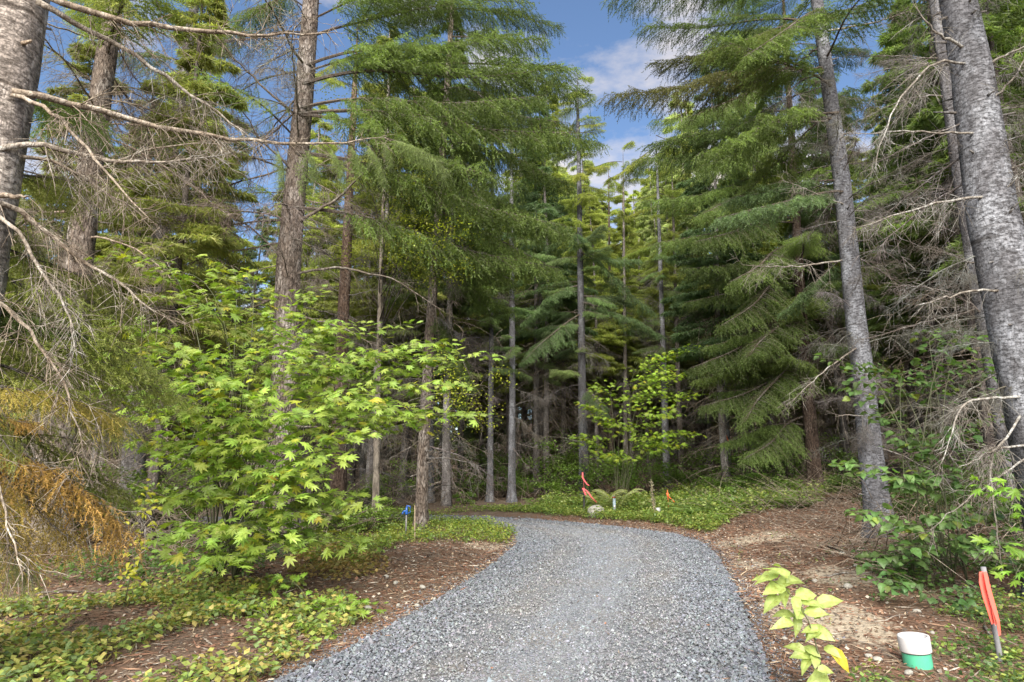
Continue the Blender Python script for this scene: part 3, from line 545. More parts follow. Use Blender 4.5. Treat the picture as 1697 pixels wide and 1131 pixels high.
for i, (pth, ys, r, nt_) in enumerate([([(1395, 432), (1350, 440), (1290, 443), (1230, 440)], (11.5, 10.9), .018, 16), ([(1425, 575), (1370, 610), (1330, 650), (1300, 672)], (11.5, 10.8), .014, 14), ([(1362, 112), (1320, 118), (1275, 118)], (11.5, 11.4), .022, 10), ([(1372, 200), (1320, 203), (1260, 204)], (11.5, 11.4), .02, 12), ([(1400, 340), (1350, 320), (1300, 300)], (11.5, 10.8), .013, 14), ([(1372, 52), (1440, 40), (1510, 18)], (11.5, 11.1), .022, 20), ([(1432, 690), (1400, 688), (1385, 690)], (11.5, 11.2), .014, 3)]):
    S.limb_path(pth, ys, r, int(nt_ * 1.6), .8, .6, (1.5, 1.5, 1.48), 60 + i)
T = Tree('conifer_tree', 'slim grey conifer directly behind the thick pale trunk at the right margin', [(1640, 560), (1616, 430), (1597, 320), (1548, 0)], 10.6, (320, 26), 15, M_BARK_GREY, (.74, .74, .78), seed=20)
T.dead(54, .8, 9, (.8, 2.1), color=(1.0, 1.03, 1.03))
U = Tree('conifer_tree', 'thick pale silver conifer trunk beside the ribboned stake and capped pipe', [(1722, 700), (1690, 560), (1660, 430), (1646, 370), (1610, 118), (1588, 0)], 6.4, (430, 78), 11, M_BARK_GREY, (.98, 1.02, 1.10), seed=21, knots=70)
for i, (pth, ys, r, nt_) in enumerate([([(1600, 80), (1570, 65), (1540, 45), (1510, 0)], (6.3, 6.1), .016, 10), ([(1600, 106), (1550, 100), (1500, 150), (1465, 210), (1452, 280)], (6.3, 5.9), .012, 26), ([(1620, 221), (1500, 218), (1390, 222)], (6.3, 6.2), .011, 18), ([(1640, 322), (1560, 335), (1490, 355), (1415, 378)], (6.3, 5.9), .014, 36), ([(1655, 482), (1610, 482), (1560, 495), (1525, 507)], (6.3, 6.1), .012, 12),
        ([(1690, 658), (1640, 660), (1600, 664), (1588, 680), (1575, 730), (1556, 775)], (6.3, 5.9), .013, 30), ([(1700, 738), (1650, 745), (1590, 775)], (6.3, 6.0), .010, 16), ([(1690, 690), (1640, 760), (1650, 860), (1660, 950)], (6.3, 5.8), .010, 30), ([(1630, 300), (1700, 270), (1760, 240)], (6.3, 6.2), .012, 20), ([(1620, 190), (1680, 130), (1720, 60)], (6.3, 6.0), .013, 22), ([(1630, 110), (1690, 80), (1740, 70)], (6.3, 6.4), .012, 16), ([(1650, 330), (1690, 290), (1740, 260)], (6.3, 5.9), .010, 22), ([(1700, 760), (1600, 830), (1540, 880)], (6.3, 6.0), .008, 18)]):
    U.limb_path(pth, ys, r, int(nt_ * 1.4), .42, .6, (1.5, 1.54, 1.55), 80 + i)
U.dead(22, 1.5, 7, (.7, 1.5), (60, 300), color=(1.1, 1.14, 1.15))

# pale slender birch with small yellow green leaves
F_ = Tree('birch_tree', 'slender pale barked tree with small yellow green leaves behind the brown fir', [(622, 850), (625, 700), (630, 480), (642, 150)], 15.8, (600, 9.5), 12, M_BARK_PALE, (.75, .72, .68), seed=22, flare=.25, knots=10)
def leaf_cloud(b, centre, rad, n, size, rg, c=(1, 1, 1), flat=.5, lo=.7, hi=1.3, m=0):
    p = unit(rg.normal(0, 1, (n, 3))) * rg.random((n, 1)) ** .5 * np.array(rad) + np.array(centre)
    d = unit(rg.normal(0, 1, (n, 3)) * np.array([1, 1, flat])) * size * rg.uniform(.6, 1.2, (n, 1)); w = unit(np.cross(d, rg.normal(0, .5, (n, 3)) + np.array([0, 0, 1.]))) * size * .34
    b.kites(p, d, w, m, vcol(n, lo, hi, rg) * np.array(c))
def birch_crown():
    rg = np.random.default_rng(77); b = MB(); w = MB()
    for (x, y, dy) in [(690, 372, -1), (650, 330, -.5), (725, 400, -1), (600, 290, 0), (565, 230, .5), (665, 245, 0), (590, 140, .5), (650, 120, 0), (760, 360, -.5), (700, 320, .5), (620, 400, .5), (560, 320, 1), (530, 180, 1), (610, 60, 1), (740, 640, -1), (790, 655, -1), (760, 690, -.7), (720, 450, -.6), (570, 420, .3), (540, 120, .5), (680, 180, 1), (680, 420, -.8)]:
        c = np.array(P(x, y, 14.6 + dy * (2.4 if dy < 0 else .6)) - F_.base)
        z = max(2.5, c[2] - 1.2); q = F_.at(np.array([z + F_.base.z]))[0] - np.array(F_.base)
        t = np.linspace(0, 1, 6)[:, None]; w = MB(); w.tube(q * (1 - t) + c * t + np.array([0, 0, .3]) * np.sin(np.pi * t), np.linspace(.018, .004, 6), 4); w.obj('limb', [M_WOOD], F_.root)
        for _ in range(4): leaf_cloud(b, c + rg.normal(0, .33, 3), (.42, .42, .30), 80, .05, rg)
    tag(b.obj('foliage', [M_LEAF], F_.root, smooth=False, color=(.25, .29, .03)), kind='stuff')
birch_crown()

# ------------------------------------------------------------------ the stand behind: shared trunk, crown and deadwood
def stand_proto(seed, H, crown0, rmax, nb):
    rg = np.random.default_rng(seed); tr = MB(); n = 30; z = np.linspace(-.2, H, n); r = .17 * (1 - .85 * z / H) * (1 + .4 * np.exp(-np.maximum(z, 0) / .3))
    wob = np.stack([.12 * np.sin(z * .3 + seed), .12 * np.cos(z * .26 + 2 * seed), z], 1); tr.tube(wob, np.maximum(r, .012), 9)
    cr = MB(); NP, ND, NW, NC = [], [], [], []
    for i in range(nb):
        f = ((i + rg.random()) / nb) ** 1.15; zz = crown0 + (H - crown0) * f; Lb = rmax * (1 - f) ** .75 * rg.uniform(.65, 1.15) + .2; a = rg.uniform(0, 6.28)
        u = np.array([math.cos(a), math.sin(a), 0]); sd_ = np.array([-u[1], u[0], 0]); tt = np.linspace(0, 1, 5)
        ax = np.array([.12 * math.sin(zz * .3 + seed), .12 * math.cos(zz * .26 + 2 * seed), zz]) + u * (Lb * tt)[:, None] + np.array([0, 0, 1.]) * (Lb * (.05 * tt - .38 * tt ** 2 + .12 * tt ** 4))[:, None]
        cr.tube(ax, np.linspace(.016, .004, 5), 3, 0, cap=False); tn = rg.uniform(.7, 1.35)
        m = int(170 * Lb / 2 + 30); t = rg.random(m) ** .6; s_ = rg.choice([-1, 1], m)
        base = np.stack([np.interp(t, tt, ax[:, j]) for j in range(3)], 1); off = rg.random(m) * (.32 * Lb * (1 - t) ** .7 + .10)
        base = base + sd_ * (s_ * off)[:, None] + u * (off * .5)[:, None] + np.array([0, 0, -1.]) * (off * .35)[:, None]
        for _ in range(3):
            d = unit(u * .6 + sd_ * s_[:, None] * .6 + np.array([0, 0, -.55]) + rg.normal(0, .45, (m, 3))) * rg.uniform(.12, .28, (m, 1)); w = unit(np.cross(d, rg.normal(0, 1, (m, 3)))) * .021
            NP.append(base + rg.normal(0, .03, (m, 3))); ND.append(d); NW.append(w); NC.append(vcol(m, .8, 1.2, rg) * tn)
    cr.spikes(np.vstack(NP), np.vstack(ND), np.vstack(NW), 1, np.vstack(NC))
    dw = MB()
    for i in range(110):
        zz = rg.uniform(.5, crown0 + 3); a = rg.uniform(0, 6.28); Ld = rg.uniform(.7, 2.1); tt = np.linspace(0, 1, 4)[:, None]
        ln = np.array([0, 0, zz]) + np.array([math.cos(a), math.sin(a), rg.uniform(-.35, .1)]) * Ld * tt + np.array([0, 0, -.3 * Ld]) * tt ** 2; dw.tube(ln, np.array([.015, .012, .008, .004]), 3, 0, vcol(1, .7, 1.2, rg)[0], cap=False)
        for k in range(6):
            q = ln[rg.integers(1, 4)]; dd = unit(rg.normal(0, 1, 3) + np.array([math.cos(a), math.sin(a), -.5])) * rg.uniform(.2, .7); dw.tube([q, q + dd * .5, q + dd + np.array([0, 0, -.1])], [.008, .007, .004], 3, 0, vcol(1, .8, 1.4, rg)[0], cap=False)
    return tr.mesh('trunk', [M_BARK_GREY]), cr.mesh('crown', [M_BWOOD, M_NEEDLE], False), dw.mesh('deadwood', [M_WOOD], False), H
STAND = [stand_proto(301, 20, 6.0, 2.5, 120), stand_proto(302, 18, 3.5, 2.7, 130), stand_proto(303, 21, 8.0, 2.4, 110)]
LANDMARK = [(60, 'the leftmost pale trunk'), (140, 'the stout grey brown conifer'), (255, 'the slim grey conifer'), (360, 'the maple bush'), (480, 'the big fissured fir'), (572, 'the narrow reddish conifer'), (628, 'the pale barked birch'), (712, 'the brown fir by the hydrant'), (815, 'the slender grey conifer past the bend'), (850, 'the straight bluish trunk'), (890, 'the pale grey conifer past the bend'), (964, 'the dark straight conifer'), (1035, 'the lime maple'), (1100, 'the leaning bluish trunk'), (1200, 'the orange ribboned conifer'), (1340, 'the draped fir'), (1430, 'the leaning grey conifer'), (1540, 'the hazel bush'), (1640, 'the silver trunk')]
def stand_tree(x, y, sc, color, tcol, px, k=None):
    c = np.array(color); tone = 'lime' if c[0] > .20 else 'blue green' if c[2] > .5 * c[0] else 'olive' if c[0] > .155 else 'dark green'
    size = 'tall' if sc > .95 else 'mid sized' if sc > .72 else 'small'; lm = min(LANDMARK, key=lambda q: abs(q[0] - px))[1]
    where = 'close behind' if y < 26 else 'in the stand behind' if y < 46 else 'far back behind'
    label = f'{size} {tone} conifer {where} {lm}'; group = f'{size} {tone} conifers {where} {lm}'
    pr = STAND[k if k is not None else int(RG.integers(3))]; r = thing('conifer_tree', label, 'tree', (x, y, gz(x, y)), group); r.scale = (sc,) * 3; r.rotation_euler = (R(RG.uniform(-1.5, 1.5)), R(RG.uniform(-1.5, 1.5)), RG.uniform(0, 6.28))
    ob('trunk', pr[0], r, color=tcol); ob('crown', pr[1], r, color=color); ob('deadwood', pr[2], r, color=(1.5, 1.38, 1.25))
placed = []
def try_place(x, y, dmin):
    if any((x - a) ** 2 + (y - b) ** 2 < dmin * dmin for a, b in placed): return False
    placed.append((x, y)); return True
cnt = 0
while cnt < 190:
    y = 23 + 57 * RG.random() ** 1.1; x = RG.uniform(-.98, .98) * y; px = pix(x, y, 2)[0]
    if -24 < x < 0 and 15.5 < y < 23: continue
    sc = RG.uniform(.8, 1.08); col = np.array([GREEN, LIME, OLIVE, BLUISH][int(RG.integers(4))]) * RG.uniform(.85, 1.25)
    if 930 < px < 1160:
        if y < 36: continue
        sc = RG.uniform(.62, .85); col = np.array([LIME, GREEN, PALE][int(RG.integers(3))]) * RG.uniform(.9, 1.2)  # lighter needle colours carry the sunlight on the far centre crowns
    elif 320 < px < 480:
        if y < 30: continue
        sc = RG.uniform(.4, .62) if RG.random() < .55 else RG.uniform(.7, 1.0)
    elif px < 700: col = np.array([LIME, LIME, OLIVE, PALE][int(RG.integers(4))]) * RG.uniform(.9, 1.3)  # yellower needle colours stand in for light falling on the left stand
    if not try_place(x, y, 2.0): continue
    stand_tree(x, y, sc, tuple(col), tuple(np.array((1.15, 1.08, 1.02)) * RG.uniform(.8, 1.25)), px); cnt += 1
nfill = 0
while nfill < 34:             # crowns closing the gap beyond the bend, sunlight put into brighter needle colours
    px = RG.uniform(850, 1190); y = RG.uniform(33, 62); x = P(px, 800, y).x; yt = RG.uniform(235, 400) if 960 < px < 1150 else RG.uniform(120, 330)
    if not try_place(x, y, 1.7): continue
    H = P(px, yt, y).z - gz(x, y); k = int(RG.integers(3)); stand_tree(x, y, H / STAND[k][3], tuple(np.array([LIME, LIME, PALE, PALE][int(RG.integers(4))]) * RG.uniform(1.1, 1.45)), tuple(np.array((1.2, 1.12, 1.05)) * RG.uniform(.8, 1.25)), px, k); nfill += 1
for _ in range(26):           # close dark thicket on the right
    y = RG.uniform(13, 23); x = RG.uniform(.64, .98) * y
    if try_place(x, y, 1.3): stand_tree(x, y, RG.uniform(.6, .9), tuple(np.array(GREEN) * RG.uniform(.9, 1.3)), (.75, .65, .6), pix(x, y, 2)[0])
for _ in range(12):           # left thicket between the near trunks and the far driveway
    y = RG.uniform(11, 15.3); x = -RG.uniform(.42, .95) * y
    if try_place(x, y, 1.5): stand_tree(x, y, RG.uniform(.5, .75), tuple(np.array(OLIVE) * RG.uniform(.9, 1.4)), (.9, .8, .7), pix(x, y, 2)[0])

def far_wood():
    rg = np.random.default_rng(88); b = MB()
    for i in range(95):
        a = R(rg.uniform(-46, 46)); d = rg.uniform(78, 112); x, y = d * math.sin(a), d * math.cos(a); px = pix(x, y, 2)[0]; H = rg.uniform(15, 24) * (.62 if 320 < px < 480 else 1) * (.8 if 930 < px < 1160 else 1); z0 = gz(x, y); m = 2200; f = rg.random(m) ** 1.5
        an = rg.uniform(0, 6.28, m); rr = (3.4 * (1 - f) ** .8 + .15) * rg.random(m) ** .5; u = np.stack([np.cos(an), np.sin(an), np.zeros(m)], 1); p = np.array([x, y, z0 - .3]) + u * rr[:, None] + np.array([0, 0, 1.]) * (f * H)[:, None]
        dd = unit(u + np.array([0, 0, -.5]) + rg.normal(0, .4, (m, 3))) * rg.uniform(.5, 1.1, (m, 1)); b.spikes(p, dd, unit(np.cross(dd, rg.normal(0, 1, (m, 3)))) * .11, 1, vcol(m, .7, 1.3, rg) * rg.uniform(.7, 1.3)); b.tube([(x, y, z0 - .3), (x, y, z0 + H)], [.3, .05], 5, 0)
    o = b.obj('far_wood', [M_BARK_BROWN, M_NEEDLE], smooth=False, color=(.075, .105, .03)); tag(o, 'distant wood closing the view behind the stand', 'wood', kind='stuff')
far_wood()

# ------------------------------------------------------------------ leaves
def poly_leaf(name, outline, fold=.12, tipdrop=.12, mats=None, bend=0.0):
    o = np.array(outline, float); r = np.hypot(o[:, 0], o[:, 1]); z = -tipdrop * r ** 2 + fold * np.abs(o[:, 1])
    V = np.vstack([[.30, 0, 0], np.c_[o, z]]); n = len(o); k = np.arange(n); b = MB(); b.add(V, np.stack([np.zeros(n, int), 1 + k, 1 + (k + 1) % n], 1)); return b
def maple_outline():
    pts = [(0, 0)]
    tips = [(-118, .50), (-72, .78), (-34, .95), (0, 1.0), (34, .95), (72, .78), (118, .50)]
    for i, (a, r) in enumerate(tips):
        for da, f in ((-9, .70), (0, 1.0), (9, .70)):
            an = R(a + da); pts.append((.38 + r * f * .62 * math.cos(an), r * f * .62 * math.sin(an)))
        if i < 6:
            an = R((a + tips[i + 1][0]) / 2); rr = .44 * min(1, (r + tips[i + 1][1]) / 1.7); pts.append((.38 + rr * .62 * math.cos(an), rr * .62 * math.sin(an)))
    return pts
def ovate_outline(w=.30, n=7, teeth=.0):
    t = np.linspace(0, 1, n); prof = w * np.sin(np.pi * t ** .72) ** .9; prof[-1] = 0
    up = [(a, p * (1 + teeth * ((i % 2) * 2 - 1))) for i, (a, p) in enumerate(zip(t, prof))]; return [(0, 0)] + up[1:-1] + [(1.06, 0)] + [(a, -p) for a, p in reversed(up[1:-1])]
def blade(w, n=8, fold=.25, droop=.3, twist=.15, teeth=.07):
    """a leaf with a midrib: two rows of blade folded up along it, tip drooping"""
    t = np.linspace(0, 1, n); pr = w * np.sin(np.pi * t ** .72) ** .9 * (1 + teeth * np.where(np.arange(n) % 2, 1, -1)); pr[0] = .01; pr[-1] = 0.004; z = -droop * t ** 2 + .06 * np.sin(np.pi * t)
    V = np.concatenate([np.c_[t, pr, z + fold * pr + twist * pr * t], np.c_[t * 1.03, 0 * t, z], np.c_[t, -pr, z + fold * pr - twist * pr * t]]); F = []
    for k in range(n - 1):
        for o_ in (0, n): F += [(o_ + n + k, o_ + n + k + 1, o_ + k + 1), (o_ + n + k, o_ + k + 1, o_ + k)]
    e = np.where(np.arange(n) % 2, .86, 1.08); c = np.concatenate([e, np.full(n, 1.16), e])[:, None] * np.ones(3); b = MB(); b.add(V, F, 0, c); return b
def maple_leaf(fold, drop, skew):
    o = np.array(maple_outline(), float); o[:, 1] *= np.where(o[:, 1] > 0, 1 + skew, 1 - skew); r = np.hypot(o[:, 0] - .3, o[:, 1]); z = -drop * r ** 2 + fold * np.abs(o[:, 1]) + .05 * np.sin(5 * o[:, 1] + 9 * skew)
    V = np.vstack([[.38, 0, 0], np.c_[o, z]]); n = len(o); k = np.arange(n); c = np.r_[1.15, np.where(r > .45, 1.04, .88)][:, None] * np.ones(3); b = MB(); b.add(V, np.stack([np.zeros(n, int), 1 + k, 1 + (k + 1) % n], 1), 0, c); return b
MAPLE_B = [maple_leaf(.06, .22, .0), maple_leaf(.14, .36, .12), maple_leaf(-.05, .42, -.1), maple_leaf(.1, .08, .18)]; OVATE_B = [blade(.29), blade(.26, fold=.4, droop=.55, twist=-.3), blade(.31, fold=.12, droop=.15, twist=.35)]; ROUND_B = [blade(.42, fold=.14, droop=.2), blade(.40, fold=.25, droop=.4, twist=.3), blade(.45, fold=.08, droop=.3, twist=-.3)]
MAPLE, OVATE, ROUND = [[k.mesh('leaf', [M_LEAF], False) for k in q] for q in (MAPLE_B, OVATE_B, ROUND_B)]
def frame(normal, heading):
    n = Vector(normal).normalized(); h = Vector(heading); x = (h - n * h.dot(n)).normalized(); y = n.cross(x); return Matrix((x, y, n)).transposed()
class Leaves:
    """collects leaves of one plant; the nearest become single parts, the rest one joined part"""
    def __init__(s): s.items = []
    def add(s, p, normal, heading, size, color): s.items.append((Vector(p), frame(normal, heading), size, color))
    def spray(s, p0, p1, rg, size, color, pairs=5, width=.22, tilt=.42):
        p0, p1 = Vector(p0), Vector(p1); d = (p1 - p0); side = d.cross(Vector((0, 0, 1))).normalized(); dn = d.normalized()
        for i in range(pairs + 1):
            t = (i + .4) / (pairs + .6); q = p0.lerp(p1, t)
            for sgn in ((-1, 1) if i < pairs else (0,)):
                h = dn * (.55 if sgn else 1) + side * sgn * .9 + Vector(rg.normal(0, .22, 3)); off = side * sgn * width * rg.uniform(.25, 1) * (1 - .4 * t) + Vector((0, 0, rg.normal(0, .03)))
                nn = Vector((rg.normal(0, tilt), rg.normal(-.30, tilt), 1)); c = np.array(color) * rg.uniform(.68, 1.32) * (1 + rg.uniform(-.1, .1, 3))
                if rg.random() < .06: c = c * np.array((1.5, 1.12, .8))
                s.add(q + off, nn, h, size * rg.uniform(.55, 1.3), tuple(c))
    def build(s, root, me, mb, camera_near=300, name='leaf'):
        base = root.location; its = sorted(s.items, key=lambda i: (i[0] - Vector((0, 0, CAMH))).length)
        for q, (p, m, sz, c) in enumerate(its[:camera_near]):
            o = ob(name, me[q % len(me)], root, p - base, c); o.rotation_euler = m.to_euler(); o.scale = (sz,) * 3
        if len(its) > camera_near:
            b = MB()
            for q, (p, m, sz, c) in enumerate(its[camera_near:]): k = mb[q % len(mb)]; b.add(k.V[0] @ np.array(m).T * sz + np.array(p - base), k.F[0], 0, k.C[0] * np.array(c))
            tag(b.obj('foliage', [M_LEAF], root, smooth=False, color=(1, 1, 1)), kind='stuff')
def bez(a, b_, c, n=10):
    t = np.linspace(0, 1, n)[:, None]; a, b_, c = [np.array(list(q)) for q in (a, b_, c)]; return a * (1 - t) ** 2 + 2 * b_ * t * (1 - t) + c * t ** 2

MAPLEC = (.225, .315, .062)
def shrub(name, label, cat, roots, tips, leafme, leafmb, size, color, seed, pairs=6, spr=.55, width=.24, r0=.012, near=300, stemc=(1, 1, 1), nsub=3, lift=.25):
    rg = np.random.default_rng(seed); base = Vector(roots[0]); root = thing(name, label, cat, base); lv = Leaves()
    for i, (tp, cmul) in enumerate(tips):
        r = Vector(roots[i % len(roots)]); tp = Vector(tp); mid = r.lerp(tp, .5); mid.z = tp.z + lift * rg.uniform(.2, 1.0) if tp.z - r.z > .4 else mid.z + .1; mid.x = r.x + (tp.x - r.x) * rg.uniform(.15, .5)
        k = bez(r, mid, tp, 11); st = MB(); st.tube(k - np.array(base), np.linspace(r0 * rg.uniform(.7, 1.2), .0025, 11), 5)
        for j in range(nsub):
            t = .55 + .45 * (j + 1) / nsub; q = k[min(10, int(t * 10))]; dirn = Vector(k[10] - k[7]); dirn.z *= .4; an = R(rg.uniform(-55, 55)) * (1 if j < nsub - 1 else .2)
            dirn = Matrix.Rotation(an, 3, 'Z') @ dirn.normalized(); e = Vector(q) + dirn * spr * rg.uniform(.6, 1.15) + Vector((0, 0, rg.uniform(-.10, .04)))
            st.tube([Vector(q) - base, (Vector(q).lerp(e, .5) - base) + Vector((0, 0, .02)), e - base], [.004, .003, .0015], 3, cap=False)
            lv.spray(q, e, rg, size, tuple(np.array(color) * cmul), pairs, width)
        st.obj('stem', [M_STEM], root, color=stemc)
    lv.build(root, leafme, leafmb, near); return root
# the maple bush: branch tips read off the photograph
mt = []
for (x, y, Y, c) in [(300, 600, 7.3, 1.15), (265, 555, 7.6, 1), (350, 520, 8.2, .85), (420, 500, 8.6, .9), (480, 500, 9.0, .95), (530, 545, 9.0, .95), (430, 560, 8.4, .9), (340, 640, 7.0, 1.25), (280, 690, 6.9, 1.2), (400, 660, 7.0, 1.25), (470, 690, 7.0, 1.15), (540, 660, 7.4, 1.1), (600, 675, 7.6, 1.05), (560, 610, 8.2, .95), (640, 590, 8.6, .95), (700, 600, 8.8, .95), (660, 640, 8.2, 1), (720, 690, 8.4, .9), (500, 610, 8.2, .95), (440, 730, 6.9, 1.2), (520, 760, 7.0, 1.1), (480, 790, 6.9, 1.15), (380, 740, 7.0, 1.1), (320, 760, 7.0, 1.0), (440, 830, 6.8, 1.2), (400, 870, 6.7, 1.2), (340, 880, 6.7, 1.15), (500, 850, 7.2, .95), (540, 890, 7.5, .8), (360, 930, 6.6, 1.15), (450, 900, 6.9, 1.0), (330, 820, 7.2, .9), (560, 820, 7.6, .8), (240, 610, 7.8, .9), (230, 430, 9, .8), (300, 455, 9, .85), (390, 455, 9.2, .9), (610, 545, 9.2, .85), (760, 590, 9.2, .9), (290, 740, 7.6, .8), (450, 590, 7.6, 1.1), (380, 590, 7.3, 1.1), (690, 570, 8.8, .95), (730, 640, 8.6, .95), (640, 690, 8, 1), (590, 590, 8.4, 1), (680, 680, 8.3, .95), (350, 690, 7.0, 1.2), (560, 730, 7.3, 1.0), (420, 780, 6.9, 1.15), (250, 660, 7.4, 1.0), (500, 560, 8.6, .95)]:
    mt.append((P(x, y, Y), c))
mroots = [G(352, 962) + Vector((dx, dy, -.03)) for dx, dy in ((0, .2), (-.12, .3), (.1, .45), (.22, .1), (-.2, .5), (.02, .7))]
shrub('maple_bush', 'big bright green vine maple bush on the left verge', 'bush', mroots, mt, MAPLE, MAPLE_B, .150, MAPLEC, 41, 6, .66, .30, .011, nsub=6)
# low maple growth spilling toward the driveway
mt2 = [(P(x, y, Y), c) for (x, y, Y, c) in [(400, 985, 6.6, 1.1), (450, 1000, 6.5, 1.15), (480, 960, 7.0, 1), (430, 1030, 6.2, 1.15), (510, 1000, 6.6, 1.05), (560, 1010, 6.6, 1), (370, 1010, 6.4, 1.1), (520, 1040, 6.1, 1), (590, 1000, 6.8, .95), (460, 1050, 6.0, .95)]]
shrub('maple_sprout', 'low maple sprout spilling from the bush onto the driveway verge', 'plant', [G(450, 1035), G(480, 1020), G(520, 1030)], mt2, MAPLE, MAPLE_B, .10, (.17, .27, .04), 42, 4, .32, .15, .006, 200, nsub=2, lift=.1)
# lime maple in front of the far stand
mt3 = [(P(x, y, Y), c) for (x, y, Y, c) in [(1075, 600, 24, 1.2), (1110, 590, 24, 1.3), (1145, 580, 24.5, 1.3), (1060, 640, 24, 1), (1100, 630, 23.6, 1.2), (1040, 665, 24, 1), (1080, 690, 23.4, .95), (1030, 710, 23.8, .85), (1010, 650, 24.4, .8), (1060, 730, 23.6, .9), (1120, 660, 24, 1.1), (995, 680, 24, .8), (1090, 740, 23.6, .85), (985, 730, 24, .7), (1130, 720, 24, .9), (1020, 760, 23.5, .75)]]
r3 = [Vector((P(1030, 820, 24).x + dx, 24 + dx, gz(P(1030, 820, 24).x, 24))) for dx in (0, .15, -.2)]
shrub('maple_tree', 'young lime green maple among the trunks beyond the bend', 'tree', r3, mt3, MAPLE, MAPLE_B, .20, (.22, .32, .04), 43, 7, 1.2, .5, .012, 120, nsub=7, lift=.5)
# hazel with round leaves on the right
mt4 = [(P(x, y, Y), c) for (x, y, Y, c) in [(1420, 770, 7.6, 1.1), (1470, 790, 7.6, 1), (1510, 800, 7.4, 1), (1560, 790, 7.6, .9), (1450, 850, 7.4, 1.05), (1500, 870, 7.2, 1), (1560, 860, 7.2, 1), (1620, 850, 7.2, .9), (1600, 900, 7.0, .9), (1540, 910, 7.2, .9), (1650, 900, 6.8, .9), (1480, 920, 7.4, .8), (1400, 600, 8.6, .9), (1450, 610, 8.4, .9), (1500, 620, 8.2, .95), (1550, 630, 8, .9), (1600, 600, 8, .85), (1540, 560, 8.2, .9), (1600, 560, 8, .9), (1640, 620, 7.8, .85), (1430, 650, 8.4, .9), (1480, 700, 8.2, .8), (1620, 700, 7.6, .9), (1580, 720, 7.6, .9), (1640, 760, 7.4, .9), (1530, 740, 7.8, .9)]]
g4 = G(1580, 968); r4 = [g4 + Vector((dx, dy, -.03)) for dx, dy in ((0, 0), (.3, .2), (-.3, .25), (.15, .4))]
shrub('hazel_bush', 'dull green hazel bush with rounded leaves between the leaning and silver trunks', 'bush', r4, g4 and mt4, ROUND, ROUND_B, .098, (.10, .175, .055), 44, 5, .45, .19, .008, 300, nsub=4)
mt5 = [(P(x, y, Y), c) for (x, y, Y, c) in [(1470, 960, 6.9, 1), (1510, 975, 6.8, 1), (1550, 985, 6.8, .9), (1450, 940, 7.2, 1.1), (1590, 975, 6.8, .9), (1600, 1000, 6.4, .8)]]
shrub('hazel_sprout', 'low round leaved hazel sprout on the bank behind the capped pipe', 'plant', [G(1525, 1000), G(1560, 1005)], mt5, ROUND, ROUND_B, .085, (.08, .15, .05), 45, 3, .22, .12, .005, 120, nsub=2, lift=.05)
mt6 = [(P(x, y, Y), c) for (x, y, Y, c) in [(1640, 795, 5.6, 1.2), (1690, 800, 5.5, 1.2), (1670, 900, 5.6, 1), (1690, 940, 5.4, 1.0), (1720, 860, 5.4, 1)]]
shrub('maple_sapling', 'bright maple sapling beside the silver trunk', 'plant', [G(1712, 1030)], mt6, MAPLE, MAPLE_B, .12, (.15, .27, .04), 46, 3, .25, .12, .006, 80, nsub=2, lift=.1)

def sapling():
    rg = np.random.default_rng(61); base = G(1372, 1160); Y = base.y; root = thing('leafy_sapling', 'pale lime sapling with pointed leaves leaning over the driveway edge', 'plant', base)
    k = [base] + [P(x, y, Y) for x, y in ((1360, 1100), (1350, 1060), (1340, 1030), (1322, 1000), (1300, 975), (1275, 958))]
    b = MB(); b.tube([q - base for q in k], np.linspace(.006, .002, len(k)), 6); b.obj('stem', [M_STEM], root, color=(1.5, 1.6, 1.2)); lv = Leaves()
    for (x, y, hx, hy, s_) in [(1272, 950, -.9, .1, 62), (1290, 945, -.4, .8, 58), (1303, 940, .4, 1, 60), (1265, 965, -1, -.1, 56), (1285, 975, -.8, -.3, 60), (1305, 965, .6, .5, 58), (1320, 962, .9, .4, 60), (1300, 985, -.3, -.6, 48), (1280, 995, -.8, -.5, 56), (1335, 985, .9, .3, 56), (1345, 1000, 1, 0, 55), (1372, 1002, 1, .2, 62), (1320, 1000, -.2, -.8, 46), (1300, 1018, -1, .1, 52), (1325, 1015, .3, .6, 46), (1300, 1035, -1, -.2, 52), (1322, 1032, -.2, -.7, 44), (1350, 1018, .9, -.2, 50), (1362, 1022, .8, .4, 46), (1345, 1040, -.8, .3, 42), (1350, 1048, -.9, -.1, 40), (1362, 1046, .9, .2, 58), (1360, 1052, .7, -.7, 56), (1345, 1052, -.6, -.6, 44), (1320, 1072, -.6, .7, 44), (1330, 1085, -1, -.2, 56), (1345, 1080, .4, -.5, 40), (1335, 1096, -.9, -.5, 46), (1350, 1095, -.2, -.8, 38), (1378, 1082, .6, -.9, 40), (1395, 1085, .9, -.7, 66), (1368, 1110, .9, .2, 40), (1355, 1125, -.7, -.4, 60), (1368, 1130, .7, -.5, 60), (1362, 1118, -.2, .9, 40)]:
        p = P(x, y, Y + rg.normal(0, .06)); h = Vector((hx, hy * .55 - .1, hy * .55)); nn = Vector((rg.normal(0, .4), -.85 + rg.normal(0, .3), 1)); c = np.array((.30, .37, .12)) * rg.uniform(.8, 1.15)
        if (x, y) == (1395, 1085): c = np.array((.5, .42, .05))
        lv.add(p - h.normalized() * .3 * s_ / FPX * Y, nn, h, s_ / FPX * Y * .66, tuple(c))
    lv.build(root, OVATE, OVATE_B)
sapling()
